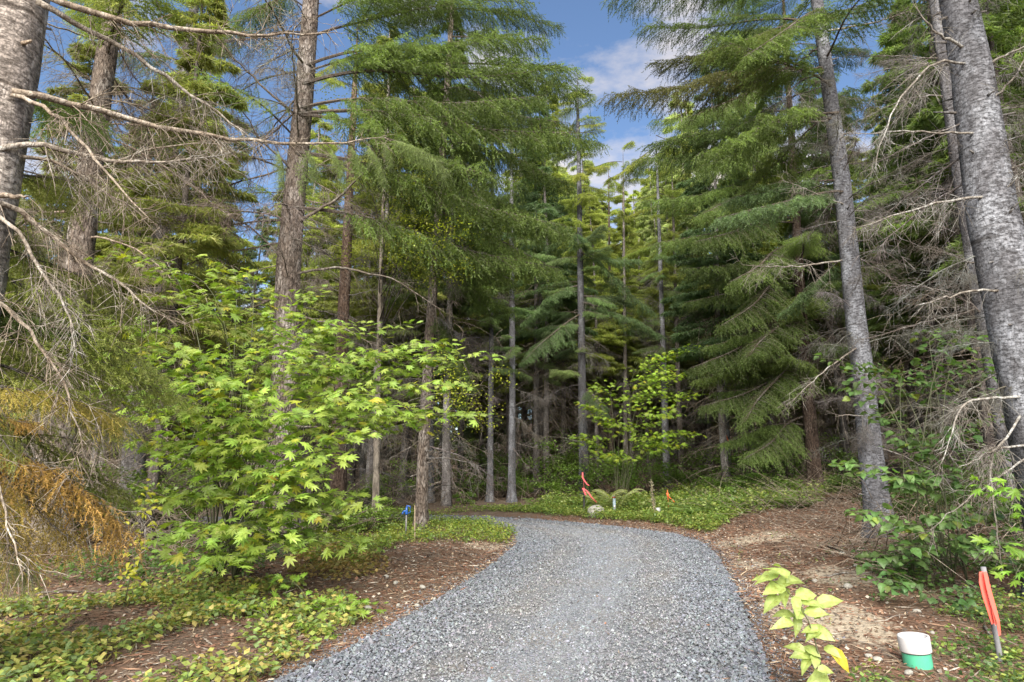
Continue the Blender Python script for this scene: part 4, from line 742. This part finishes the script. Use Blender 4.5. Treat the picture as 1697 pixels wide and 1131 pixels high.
def vine():
    rg = np.random.default_rng(62); base = G(205, 1005); Y = base.y; root = thing('yellow_vine', 'thin upright vine with small yellow leaves between maple bush and orange boughs', 'plant', base)
    k = [base] + [P(x, y, Y) for x, y in ((215, 960), (225, 915), (238, 870), (240, 830), (250, 795))]; b = MB(); b.tube([q - base for q in k], np.linspace(.006, .002, 6), 5); b.obj('stem', [M_STEM], root, color=(2.2, 1.3, .8)); lv = Leaves()
    for i in range(64):
        t = rg.random(); x = np.interp(t, [0, .3, .6, 1], [205, 226, 240, 250]) + rg.normal(0, 11); y = 990 - 195 * t + rg.normal(0, 4)
        lv.add(P(x, y, Y + rg.normal(0, .08)), (rg.normal(0, .5), -.7, .8), (rg.normal(0, 1), rg.normal(0, .4), rg.normal(0, .6)), rg.uniform(.05, .085), tuple(np.array((.42, .42, .05)) * rg.uniform(.7, 1.1)))
    for (x, y) in [(255, 925), (265, 920), (275, 935), (262, 938), (272, 948), (250, 915)]: lv.add(P(x, y, Y), (0, -.5, 1), (rg.normal(0, 1), .2, .2), .09, (.22, .36, .08))
    lv.build(root, OVATE, OVATE_B)
vine()

# forest-edge shrubs: shared foliage, one thing each
def shrub_proto(seed, n, rad, size, h):
    rg = np.random.default_rng(seed); b = MB(); w = MB()
    for i in range(16):
        a = rg.uniform(0, 6.28); rr = rad * math.sqrt(rg.random()); c = np.array([rr * math.cos(a), rr * math.sin(a), h * rg.uniform(.25, 1) * (1 - .35 * (rr / rad) ** 2)])
        leaf_cloud(b, c, (.38 * rad, .38 * rad, .12 * h), n // 16, size, rg, (1, 1, 1), .35, .65, 1.35); t = np.linspace(0, 1, 5)[:, None]
        w.tube(np.array([0, 0, -.03]) * (1 - t) + c * t + np.array([0, 0, .12 * h]) * np.sin(np.pi * t), np.linspace(.012, .003, 5), 4)
    return b.mesh('foliage', [M_LEAF], False), w.mesh('stem', [M_WOOD])
SHR = [shrub_proto(401, 1500, .8, .085, 1.1), shrub_proto(402, 1700, 1.0, .075, 1.6), shrub_proto(403, 1300, .6, .09, .8)]
def bush(p, sc, color, label, group, k):
    px = pix(p[0], p[1], p[2] + .5)[0]; lm = min(LANDMARK, key=lambda q: abs(q[0] - px))[1]; sz = 'large' if sc > 1.25 else 'small' if sc < .85 else 'mid sized'; label = f'{sz} leafy green shrub at the foot of {lm}'; group = f'{sz} shrubs at the foot of {lm}'
    r = thing('forest_shrub', label, 'bush', p, group); r.rotation_euler = (0, 0, RG.uniform(0, 6.28)); r.scale = (sc, sc, sc * RG.uniform(.8, 1.2)); tag(ob('foliage', SHR[k][0], r, color=color), kind='stuff'); ob('stem', SHR[k][1], r, color=(.7, .65, .55))
def edge(px, Y): x = P(px, 800, Y).x; return Vector((x, Y, gz(x, Y)))
EDGE1, GE1 = 'leafy green shrub under the trunks along the outer edge of the bend', 'shrubs along the bend'
for (px, Y, sc, k, c) in [(770, 25.5, .7, 2, 1), (800, 28, 1, 0, .8), (835, 29, 1.1, 1, .8), (870, 28, 1.0, 0, .85), (905, 28.5, 1.5, 1, .9), (930, 27, 1.2, 0, 1), (945, 30, 1.6, 1, .9), (985, 29, 1.6, 1, 1), (1010, 27, 1.3, 1, 1.1), (1050, 26.5, 1.4, 1, 1.1), (1075, 28, 1.5, 1, 1), (1110, 27, 1.1, 0, 1), (1150, 28, 1.2, 0, 1), (1176, 25.5, .75, 0, 1.1), (740, 29, 1.2, 1, .8), (780, 33, 1.6, 1, .7), (860, 34, 1.8, 1, .7), (920, 34, 2, 1, .7), (1140, 31, 1.6, 1, .9)]:
    bush(edge(px, Y), sc, tuple(np.array((.12, .20, .04)) * c), EDGE1, GE1, k)
for (px, Y, sc, k, c) in [(1186, 24, .7, 0, 1.1), (1232, 23, .8, 1, 1), (1250, 22, 1.0, 0, 1.2), (1285, 21.5, .9, 0, 1.1), (1240, 26, 1.5, 1, 1.1), (1300, 24, 1.3, 1, 1), (1320, 27, 1.6, 1, 1.1), (1215, 20.5, .7, 2, 1.2), (1270, 19.8, .6, 2, 1.1), (1390, 24, 1.2, 1, .8), (1310, 20, .6, 2, .9)]:
    bush(edge(px, Y), sc, tuple(np.array((.15, .24, .055)) * c), 'leafy shrub on the green bank below the draped fir', 'shrubs on the green bank', k)
for (px, Y, sc, k, c) in [(180, 11, 1.0, 0, .8), (130, 12, 1, 1, .8), (250, 11.5, .9, 0, .9), (60, 10.5, .8, 2, .8), (300, 12.5, 1.1, 1, .8), (350, 24, 1.6, 1, 1.2), (430, 25, 1.6, 1, 1.3), (520, 24, 1.4, 1, 1.2), (600, 23, 1.1, 0, 1), (650, 24, 1.2, 1, .9), (570, 13.5, .6, 2, 1.1), (610, 14.5, .7, 2, 1.2), (650, 16, .7, 0, 1.2), (540, 15, .8, 0, 1.1)]:
    bush(edge(px, Y), sc, tuple(np.array((.14, .21, .045)) * c), 'loose green shrub in the thicket behind the maple bush', 'shrubs behind the maple bush', k)
for (px, Y, sc, k, c) in [(1480, 14, .9, 0, .8), (1540, 12.5, .8, 0, .8), (1600, 11, .8, 1, .8), (1660, 10, .8, 0, .8), (1560, 16, 1.1, 1, .9), (1420, 18, .9, 0, .8)]:
    bush(edge(px, Y), sc, tuple(np.array((.08, .135, .035)) * c), 'dim green shrub in the thicket behind the hazel', 'shrubs behind the hazel', k)

# ferns on the bank
def fern_mesh(seed):
    rg = np.random.default_rng(seed); b = MB()
    for i in range(9):
        a = 6.28 * i / 9 + rg.normal(0, .2); u = np.array([math.cos(a), math.sin(a), 0]); Lf = rg.uniform(.45, .75); t = np.linspace(0, 1, 20); q = u * (Lf * t)[:, None] + np.array([0, 0, 1.]) * (Lf * (1.35 * t - .95 * t ** 2))[:, None]
        sd_ = np.array([-u[1], u[0], 0]); w_ = .20 * np.sin(np.pi * np.clip(t * .9 + .12, 0, 1)) ** .8
        for s_ in (-1, 1): b.kites(q, (sd_ * s_ + u * .35 + np.array([0, 0, -.15])) * w_[:, None], np.repeat(u[None] * .026, 20, 0), 0, vcol(20, .8, 1.2, rg) * rg.uniform(.8, 1.2))
        b.tube(q[::4], np.linspace(.004, .0015, 5), 3, 0, (.7, .7, .6), cap=False)
    return b.mesh('fern', [M_LEAF], False)
FERNS = [fern_mesh(i) for i in (1, 2, 3)]
for i in range(110):
    px = RG.uniform(1120, 1340); Y = RG.uniform(17.2, 24)
    if i > 80: px, Y = RG.uniform(880, 1150), RG.uniform(21.6, 25)
    p = edge(px, Y); o = ob('fern', FERNS[i % 3], None, p, tuple(np.array((.19, .28, .09)) * RG.uniform(.7, 1.35))); o.rotation_euler = (0, 0, RG.uniform(0, 6.28)); o.scale = (RG.uniform(.5, .9),) * 3
    tag(o, 'light green fern on the bank below the draped fir' if i <= 80 else 'green fern on the strip between driveway bend and trunks', 'fern', 'ferns on the green bank' if i <= 80 else 'ferns on the strip by the bend')
for i, (px, py, Y, lab) in enumerate([(1022, 812, 20.6, 'pale fern standing just behind the grey marker post'), (1000, 826, 20.9, 'pale fern between the black ribbon stake and the grey marker post')]):
    p = P(px, 850, Y); o = ob('fern', FERNS[i], None, (p.x, Y, gz(p.x, Y)), (.40, .44, .22)); o.scale = (1.3, 1.3, 2.1); tag(o, lab, 'fern')

# ------------------------------------------------------------------ ground cover, litter, brush
def sample_poly(poly, n, rg):
    gp = np.array([list(edge(*p) if p[1] < 100 else G(*p))[:2] for p in poly]); out = []
    lo, hi = gp.min(0), gp.max(0)
    while len(out) < n:
        q = rg.uniform(lo, hi, (n * 2, 2)); q = q[inpoly(q[:, 0], q[:, 1], gp) & ~inpoly(q[:, 0], q[:, 1], ROADPOLY)]; out.extend(q.tolist())
    return np.array(out[:n])
def cover(name, label, poly, n, size, h, colors, seed, gap=0.0, leaves=7, spread=.12):
    rg = np.random.default_rng(seed); q = sample_poly(poly, n, rg); v = vnoise(q[:, 0] * 1.0, q[:, 1] * 1.0, 2.2); pp_ = G(1522, 1103); q = q[(v > gap - .35) & (np.hypot(q[:, 0] - pp_.x, q[:, 1] - pp_.y + .12) > .36)]; n = len(q); z = gh(q[:, 0], q[:, 1])
    b = MB(); hh = h * rg.uniform(.25, 1.1, n) * (1 + .5 * vnoise(q[:, 0], q[:, 1], 1.7)); cl = np.array(colors)[rg.integers(0, len(colors), n)] * rg.uniform(.75, 1.25, (n, 1))
    for k in range(leaves):
        a = rg.uniform(0, 6.28, n); r = spread * rg.uniform(.1, 1, n); hk = hh * rg.uniform(.35, 1, n)
        p = np.stack([q[:, 0] + r * np.cos(a), q[:, 1] + r * np.sin(a), z + hk + .01], 1); d = unit(np.stack([np.cos(a), np.sin(a), rg.normal(-.1, .35, n)], 1) + rg.normal(0, .3, (n, 3))) * size * rg.uniform(.6, 1.3, (n, 1))
        w = unit(np.cross(d, np.array([0, 0, 1.]) + rg.normal(0, .35, (n, 3)))) * size * .38; b.kites(p, d, w, 0, cl * rg.uniform(.85, 1.15, (n, 1)))
        if k < 2:
            bs = np.stack([q[:, 0], q[:, 1], z - .01], 1); b.spikes(bs, p - bs, np.repeat([[.0025, 0, 0]], n, 0), 0, cl * .6)
    o = b.obj(name, [M_LEAF], smooth=False, color=(1, 1, 1)); tag(o, label, 'ground cover', kind='stuff'); return o
YG = [(.26, .32, .08), (.20, .29, .08), (.36, .36, .11), (.17, .24, .10), (.40, .34, .12)]; MG = [(.16, .25, .055), (.20, .28, .055), (.13, .21, .06), (.26, .30, .08)]; DGN = [(.09, .16, .05), (.07, .13, .045), (.12, .19, .06)]
cover('ground_cover', 'yellow green leafy ground cover on the left verge below the maple bush', [(-60, 1010), (150, 985), (300, 965), (420, 960), (560, 985), (600, 1035), (520, 1080), (420, 1140), (300, 1180), (-100, 1180)], 1700, .058, .14, YG, 71, .24)
cover('ground_cover', 'bright low ground cover around the hydrant and brown fir', [(470, 895), (560, 862), (680, 852), (790, 862), (858, 890), (840, 905), (740, 900), (660, 905), (600, 945), (510, 940)], 2600, .055, .22, MG + [(.22, .26, .04)], 72, -.1)
cover('ground_cover', 'green ground cover strip along the outer edge of the bend', [(730, 850), (880, 846), (1000, 848), (1160, 850), (1240, 852), (1180, 885), (1080, 876), (960, 866), (860, 857)], 2600, .07, .24, MG + [(.2, .24, .07)], 73, -.2)
cover('ground_cover', 'leafy ground cover over the bank below the draped fir', [(1120, 18.6), (1180, 17.4), (1260, 17.2), (1340, 18.2), (1390, 20), (1400, 25), (1200, 26), (1000, 26), (900, 25), (880, 22.5), (1000, 21.8)], 3200, .10, .45, MG + [(.30, .36, .14)], 74, -.3, 8, .2)
cover('ground_cover', 'scattered small leaved plants around the capped pipe and ribboned stake', [(1440, 990), (1560, 1010), (1700, 985), (1760, 1040), (1740, 1180), (1420, 1180), (1440, 1100), (1580, 1060)], 620, .042, .11, DGN + YG[:2], 75, .25, 6)
cover('ground_cover', 'dim leafy undergrowth at the foot of the leaning conifer and hazel', [(1420, 935), (1500, 905), (1700, 905), (1760, 960), (1640, 975), (1500, 985)], 900, .06, .2, DGN, 76, .1)
cover('ground_cover', 'thin weeds dotted along the right driveway margin', [(1215, 905), (1290, 880), (1440, 900), (1420, 960), (1400, 1040), (1340, 1140), (1290, 1140), (1270, 1050), (1240, 970)], 70, .035, .06, DGN + YG[:1], 77, .1, 5, .08)
cover('ground_cover', 'dim undergrowth in the shade behind the vine and maple bush', [(-60, 985), (100, 930), (300, 905), (470, 890), (560, 880), (480, 930), (380, 960), (200, 985)], 700, .06, .22, DGN, 78, .1)
cover('ground_cover', 'dead straw coloured ferns and weeds beside the bare needle patch', [(480, 930), (560, 905), (620, 925), (640, 950), (560, 965), (490, 960)], 260, .07, .14, [(.36, .27, .11), (.30, .21, .09), (.24, .22, .08)], 79, -.2)

def litter():
    rg = np.random.default_rng(81); x = rg.uniform(-9, 10, 520000); y = 3.4 + 16 * rg.random(520000) ** 1.4
    d = polydist(x, y, ROADPOLY); ins = inpoly(x, y, ROADPOLY); k = ((~ins) | (rg.random(len(x)) < .002 + .03 * np.exp(-d / .12))) & (np.abs(x) < .9 * y + .5) & (rg.random(len(x)) < .45 + .5 * np.exp(-np.abs(d) / 2.5))
    x, y, ins = x[k][:110000], y[k][:110000], ins[k][:110000]; n = len(x); z = np.where(ins, .04, gh(x, y) + .006)
    a = rg.uniform(0, 6.28, n); kind = rg.random(n); ln = np.where(kind < .56, rg.uniform(.03, .07, n), np.where(kind < .86, rg.uniform(.012, .04, n), rg.uniform(.07, .22, n))) * (1 + .03 * y); wd = np.where(kind < .56, .0022, np.where(kind < .86, .010, .004)) * (1 + .05 * y)
    u = np.stack([np.cos(a), np.sin(a), rg.normal(0, .14, n)], 1) * (ln / 2)[:, None]; w = np.stack([-np.sin(a), np.cos(a), rg.normal(0, .5, n)], 1) * wd[:, None]; c = np.stack([x, y, z + rg.uniform(0, .012, n)], 1)
    pal = np.array([(.165, .085, .055), (.13, .07, .046), (.21, .13, .085), (.11, .07, .05), (.28, .22, .155), (.34, .30, .25), (.19, .165, .14), (.06, .047, .04)])
    pi = rg.choice(8, n, p=[.21, .18, .12, .13, .12, .08, .10, .06]); col = pal[pi] * rg.uniform(.8, 1.2, (n, 1))
    b = MB(); b.kites(c - u, u * 2, w, 0, col); o = b.obj('needle_litter', [M_TINT], smooth=False); tag(o, 'fallen brown needles, chips and twigs strewn over the verges', 'litter', kind='stuff')
litter()
def dead_brush():
    rg = np.random.default_rng(82); b = MB()
    def patch(x0, x1, y0, y1, n, hmax, c):
        for _ in range(n):
            x, y = rg.uniform(x0, x1), rg.uniform(y0, y1)
            if inpoly([x], [y], ROADPOLY)[0] or polydist([x], [y], ROADPOLY)[0] < .5: continue
            q = np.array([x, y, gz(x, y) + rg.uniform(0, .25)]); a = rg.uniform(0, 6.28); l_ = rg.uniform(.5, 1.5); d = np.array([math.cos(a), math.sin(a), rg.uniform(.05, 1.0) * hmax]) * l_
            b.tube([q, q + d * .5 + rg.normal(0, .06, 3), q + d + np.array([0, 0, -.15 * l_])], [.006, .0045, .0015], 3, 0, vcol(1, .7, 1.5, rg)[0], cap=False)
    patch(-5, 13, 25, 33, 900, 1.1, 1); patch(5.5, 16, 10, 22, 1100, 1.0, 1); patch(-11, -3.4, 8.6, 15.5, 1100, .9, 1); patch(-16, -3, 21.5, 27, 500, 1, 1); patch(4.2, 7, 7.4, 11, 260, .7, 1)
    o = b.obj('dead_brush', [M_WOOD], smooth=False, color=(1.4, 1.25, 1.1)); tag(o, 'tangle of bare dead twigs on the shaded forest floor', 'brush', kind='stuff')
dead_brush()
def stick(name, label, a, c, r, Y=None, color=GREYW):
    p, q = G(*a), G(*c); b = MB(); rg = np.random.default_rng(int(a[0])); m = (p + q) / 2 + Vector((0, 0, .03)); twiggy(b, [Vector((0, 0, r)), m - p + Vector((0, .03, r)), q - p + Vector((0, 0, r))], r, 1, rg, 5, .3, .1, 0, .2, 6, 1); o = b.obj(name, [M_WOOD], loc=p, color=color); tag(o, label, 'branch'); return o
stick('fallen_branch', 'forked grey fallen branch lying at the foot of the leaning conifer', (1372, 905), (1425, 935), .022); stick('fallen_branch', 'thin fallen stick lying below the forked branch on the right verge', (1370, 953), (1440, 952), .012); stick('fallen_branch', 'curved bare stick beside the ribboned stake', (1632, 1040), (1655, 1075), .012)
stick('fallen_branch', 'dark stick lying by the pale sapling', (1385, 1078), (1410, 1066), .010, color=DARKW); stick('fallen_branch', 'long thin stick lying in front of the maple bush', (60, 985), (190, 978), .010); stick('fallen_branch', 'pale stick lying on the left verge by the driveway', (430, 1115), (400, 1128), .008, color=DRYWOOD)
def stone_mesh(seed, sub=2):
    import bmesh
    bm = bmesh.new(); bmesh.ops.create_icosphere(bm, subdivisions=sub, radius=1); rg = np.random.default_rng(seed); ph = rg.uniform(0, 6, 6); f = rg.normal(0, 2, (6, 3))
    for v in bm.verts:
        k = 1 + .11 * sum(math.sin(f[i].dot(np.array(v.co)) + ph[i]) for i in range(6)) / 1.5; v.co *= k
    me = bpy.data.meshes.new('rock'); bm.to_mesh(me); bm.free(); me.polygons.foreach_set('use_smooth', [False] * len(me.polygons)); return me
M_ROCK = plain('pale_rock', (.25, .24, .215), .9, noise=.35, nscale=14, bump=.5)
def rock(label, px, py, w, h, seed, group=None):
    p = G(px, py); me = stone_mesh(seed); me.materials.append(M_ROCK); s_ = w / FPX * p.y / 2; o = ob('rock', me, None, (p.x, p.y, p.z + h / FPX * p.y * .25)); o.scale = (s_, s_ * .8, h / FPX * p.y * .55); o.rotation_euler = (0, 0, seed); tag(o, label, 'rock', group)
rock('low pale boulder in the weeds behind the black ribbon stake', 986, 857, 34, 24, 1)
for i, (x, y, w, h) in enumerate([(640, 958, 9, 6), (655, 968, 10, 6), (700, 975, 12, 6), (610, 1010, 12, 8), (720, 1003, 8, 5), (1395, 920, 10, 6), (1405, 975, 14, 8), (1545, 1050, 8, 5), (1420, 940, 12, 6), (1455, 1095, 14, 8), (1505, 1118, 16, 9), (1300, 1060, 9, 6), (1440, 1090, 12, 7), (660, 1005, 9, 6), (690, 1015, 10, 6), (1520, 1015, 12, 6), (1350, 955, 10, 6)]):
    rock('small pale stone lying on the brown needle litter of the verge', x, y, w, h, 10 + i, 'small stones on the verges')

# ------------------------------------------------------------------ made things
M_BLUE = plain('blue_enamel', (.012, .075, .30), .35, noise=.2, nscale=40, coat=.3); M_GALV = plain('galvanised_pipe', (.15, .145, .135), .5, .5, .25, 30); M_WHITE = plain('white_plastic', (.43, .42, .43), .5, noise=.16, nscale=9, bump=.05); M_GREEN = plain('sea_green_plastic', (.06, .31, .19), .45, noise=.28, nscale=11)
M_PINK = leafy('fluorescent_ribbon', .3, .4, .4, (1.1, .9, .9)); M_STAKE = plain('weathered_stake', (.15, .15, .16), .85, noise=.35, nscale=35, bump=.3); M_LATH = plain('pale_lath', (.32, .25, .17), .8, noise=.2); M_BLACK = plain('black_stake', (.02, .018, .017), .6); M_RUST = plain('rusty_orange_stake', (.42, .11, .035), .7, noise=.25); M_MARK = plain('blue_grey_post', (.33, .42, .50), .5, noise=.12); M_DRY = plain('dry_weed', (.28, .23, .14), .9, noise=.3); M_RED = plain('red_brown_band', (.36, .07, .03), .6); M_DARK = plain('dark_rubber', (.02, .02, .02), .7)
def lathe(b, prof, n=28, c=(0, 0, 0), m=0, cap=False):
    pr = np.array(prof, float); k = len(pr); th = np.arange(n) * 2 * math.pi / n
    V = np.stack([pr[:, None, 0] * np.cos(th), pr[:, None, 0] * np.sin(th), np.repeat(pr[:, 1:], n, 1)], -1).reshape(-1, 3) + np.array(c); i = np.arange(k - 1)[:, None] * n; q = np.arange(n)[None]; q2 = (q + 1) % n
    b.add(V, np.concatenate([np.stack([i + q, i + q2, i + n + q2], -1).reshape(-1, 3), np.stack([i + q, i + n + q2, i + n + q], -1).reshape(-1, 3)]), m)
def ribbon(b, pts, w, wdir=(1, 0, 0), th=.0015):
    p = np.array([list(q) for q in pts], float); wd = unit(np.array(wdir, float)); n = len(p); w = np.broadcast_to(w, (n,))
    tw = np.linspace(0, .5, n); wv = np.stack([wd * math.cos(a) + np.array([0, 1, 0]) * math.sin(a) for a in tw]) * w[:, None] / 2; nrm = unit(np.cross(np.gradient(p, axis=0), wv)) * th
    V = np.concatenate([p - wv + nrm, p + wv + nrm, p - wv - nrm, p + wv - nrm]); F = []
    for i in range(n - 1):
        for (s0, s1) in ((0, n), (n, 3 * n), (3 * n, 2 * n), (2 * n, 0)): F += [(s0 + i, s1 + i, s1 + i + 1), (s0 + i, s1 + i + 1, s0 + i + 1)]
    b.add(V, F)
def hydrant():
    base = G(672, 908); base = Vector((P(672, 905, 13.2).x, 13.2, 0)); base.z = gz(base.x, base.y); hgt = P(672, 838, 13.2).z - base.z; r = thing('yard_hydrant', 'blue headed yard hydrant on a grey pipe before the brown fir', 'hydrant', base); u = 13.4 / FPX
    b = MB(); b.tube([(0, 0, -.1), (0, 0, hgt - 12 * u)], .019, 12); b.obj('pipe', [M_GALV], r)
    z = 0; parts = []; b = MB(); lathe(b, [(.0, z), (.035, z), (.04, z + .02), (.036, z + .06), (.032, z + .10), (.030, z + .16), (.0, z + .165)], 16); b.tube([(0, 0, z + .075), (-.05, 0, z + .075), (-.085, -.0, z + .06)], [.028, .026, .026], 10); parts.append(b.obj('head', [M_BLUE], r))
    b = MB(); b.tube([(-.080, 0, z + .066), (-.098, 0, z + .028), (-.102, 0, z + .005)], [.025, .022, .022], 10); parts.append(b.obj('spout', [M_BLUE], r))
    b = MB(); b.tube([(-.01, 0, z + .15), (.03, 0, z + .195), (.085, 0, z + .19), (.10, 0, z + .15), (.098, 0, z + .07), (.075, 0, z + .03), (.045, 0, z + .045)], [.016, .017, .016, .013, .013, .012, .010], 8); parts.append(b.obj('handle', [M_BLUE], r))
    b = MB(); b.tube([(.0, 0, z + .13), (.0, 0, z + .21)], .008, 8); b.tube([(0, 0, z + .205), (.04, 0, z + .195)], .012, 8); parts.append(b.obj('lever_rod', [M_BLUE], r))
    parts[0].location = (0, 0, hgt - 14 * u); parts[0].scale = (.78, .78, .85)
    for o in parts[1:]: o.parent = parts[0]
hydrant()
def lath_stake(name, label, px, pyb, pyt, Y, wm, mat, lean=0, point=True):
    x = P(px, pyb, Y).x; base = Vector((x, Y, gz(x, Y))); top = P(px + lean, pyt, Y) - base; b = MB(); k = np.array([0, 0, -.1]); t = np.array(top); n = 6; pts = k + (t - k) * np.linspace(0, 1, n)[:, None]
    b.tube(pts, [wm / 2] * (n - 1) + [wm * (.3 if point else .5)], 8); r = thing(name, label, 'stake', base); b.obj('post', [mat], r); return r, base, top
lath_stake('survey_stake', 'thin pale wooden lath between the hydrant and the brown fir', 687.5, 908, 838, 13.0, .022, M_LATH)
r, base, top = lath_stake('survey_stake', 'black stake with pink ribbons at the outer edge of the bend', 968, 858, 815, 20.9, .075, M_BLACK)
top.x -= .01; b = MB(); ribbon(b, [P(x, y, 20.75) - base for x, y in ((965.5, 783), (965.5, 792), (970, 799), (973, 803), (976, 805))], np.array([.04, .05, .05, .05, .075])); ribbon(b, [P(x, y, 20.7) - base for x, y in ((966, 809), (968, 814), (971, 821))], .06); ribbon(b, [P(x, y, 20.8) - base for x, y in ((966, 809), (973, 814), (980, 824), (989, 833))], .055); b.tube([P(966, 783, 20.8) - base, P(968, 812, 20.8) - base], .004, 5); b.obj('ribbon', [M_PINK], r, color=(.80, .16, .17), smooth=False)
r, base, top = lath_stake('survey_stake', 'rusty orange stake with ribbon at the edge of the fern bank', 1108, 850, 812, 20.6, .045, M_RUST, -2)
b = MB(); ribbon(b, [P(x, y, 20.5) - base for x, y in ((1106, 817), (1107, 823))], .07); ribbon(b, [P(x, y, 20.55) - base for x, y in ((1107, 822), (1113, 828), (1120, 834))], .03); b.obj('ribbon', [M_PINK], r, color=(.80, .16, .05), smooth=False)
def marker():
    Y = 20.3; x = P(1018.5, 850, Y).x; base = Vector((x, Y, gz(x, Y))); h = P(1018, 822, Y).z - base.z; r = thing('marker_post', 'blue grey marker post with red brown band beside the pale ferns', 'post', base); b = MB(); lathe(b, [(.0, -.1), (.048, -.1), (.048, h - .02), (.044, h), (0, h + .004)], 16); b.obj('post', [M_MARK], r)
    b = MB(); lathe(b, [(.0485, h - .07), (.0512, h - .068), (.0512, h - .022), (.0485, h - .02)], 16); b.obj('band', [M_RED], r); b = MB(); b.box((.0, -.0485, h - .33), (.05, .006, .11)); b.obj('decal', [M_WHITE], r)
marker()
def capped_pipe(label, px, pyb, pytop, wpx, Y, split, tiltx=0):
    x = P(px, pyb, Y).x; base = Vector((x, Y, gz(x, Y) - .01)); h = P(px, pytop, Y).z - base.z; rr = wpx / FPX * (Y * CP) / 2; r = thing('capped_pipe', label, 'pipe', base); r.rotation_euler = (0, tiltx, 0); hs = h * split
    b = MB(); lathe(b, [(rr * .90, -.15), (rr * .90, hs + .02)], 36); b.obj('pipe', [M_GREEN], r)
    b = MB(); lathe(b, [(rr * .905, hs), (rr * .985, hs), (rr, hs + .006), (rr, h - .008), (rr * .98, h), (rr * .86, h), (rr * .83, h - .006), (rr * .82, h - .022), (rr * .4, h - .020), (0, h - .020)], 36); b.obj('cap', [M_WHITE], r)
    b = MB(); lathe(b, [(rr * .902, hs - .007), (rr * .925, hs - .006), (rr * .925, hs - .001), (rr * .902, hs)], 36); b.obj('joint_ring', [M_DARK], r)
gp = G(1524, 1103); capped_pipe('green pipe stub with a white cap on the right verge', 1522, 1103, 1053, 45, gp.y, .50, R(-4))
capped_pipe('small green pipe stub with white cap far off at the bend', 1091.5, 860, 842, 8.5, 19.3, .55)
def ribbon_stake():
    q = G(1658, 1098); Y = q.y; top = P(1629, 940, Y - .05) - q; r = thing('survey_stake', 'leaning grey stake wrapped in bright salmon ribbon near the silver trunk', 'stake', q); t = np.linspace(-.12, 1, 9)[:, None]; b = MB(); b.tube(np.array(top) * t + np.array([.004, 0, 0]) * np.sin(9 * t), .0185 * np.linspace(1.1, 1, 9), 10); b.obj('post', [M_STAKE], r)
    b = MB(); pt = lambda u: np.array(top) * u
    for u0, u1, sq in ((.93, .82, 0), (.84, .76, .1)):
        b.tube([pt(u0), pt((u0 + u1) / 2) + np.array([.001, -.002, 0]), pt(u1)], [.0205, .022, .0205], 12, cap=False)
    ribbon(b, [P(x, y, Y - .09) - q for x, y in ((1626, 948), (1627, 965), (1633, 990), (1640, 1012), (1646, 1034))], np.array([.03, .045, .05, .05, .045]), (1, 0, .1)); ribbon(b, [P(x, y, Y - .115) - q for x, y in ((1632, 948), (1638, 975), (1648, 1010), (1654, 1030), (1657, 1053))], np.array([.025, .035, .04, .035, .03]), (1, 0, .2)); ribbon(b, [P(x, y, Y - .105) - q for x, y in ((1637, 962), (1640, 985), (1644, 1006), (1650, 1036))], .028, (.8, .4, .1))
    b.tube([P(1634, 968, Y - .075) - q, P(1641, 970, Y - .095) - q], [.010, .006], 8); b.obj('ribbon', [M_PINK], r, color=(.85, .17, .13), smooth=False)
ribbon_stake()
b = MB(); q = P(1202, 725, 26.6); ribbon(b, [P(x, y, 26.6) - q for x, y in ((1197, 713), (1200, 715), (1203, 722), (1207, 731), (1211, 738))], .07); o = b.obj('ribbon', [M_PINK], None, q, False, (.85, .22, .08)); tag(o, 'orange ribbon hanging on the grey conifer behind the green bank', 'ribbon')
def dry_weed():
    Y = 19.2; x = P(1085, 862, Y).x; base = Vector((x, Y, gz(x, Y))); r = thing('dry_weed', 'tall dry brown weed stalk at the driveway edge by the small pipe', 'weed', base); h = P(1079, 797, Y) - base; b = MB(); rg = np.random.default_rng(5); t = np.linspace(0, 1, 8)[:, None]; k = np.array(h) * t; b.tube(k, np.linspace(.02, .008, 8), 6); b.obj('stem', [M_DRY], r)
    b = MB(); n = 260; t = rg.uniform(.15, 1, n); p = np.array(h) * t[:, None] + rg.normal(0, .022, (n, 3)); d = unit(rg.normal(0, 1, (n, 3)) + np.array([0, 0, .6])) * .06; b.kites(p, d, unit(np.cross(d, rg.normal(0, 1, (n, 3)))) * .018, 0, vcol(n, .6, 1.2, rg) * np.array((.20, .18, .12))); b.obj('seed_head', [M_TINT], r, smooth=False)
dry_weed()
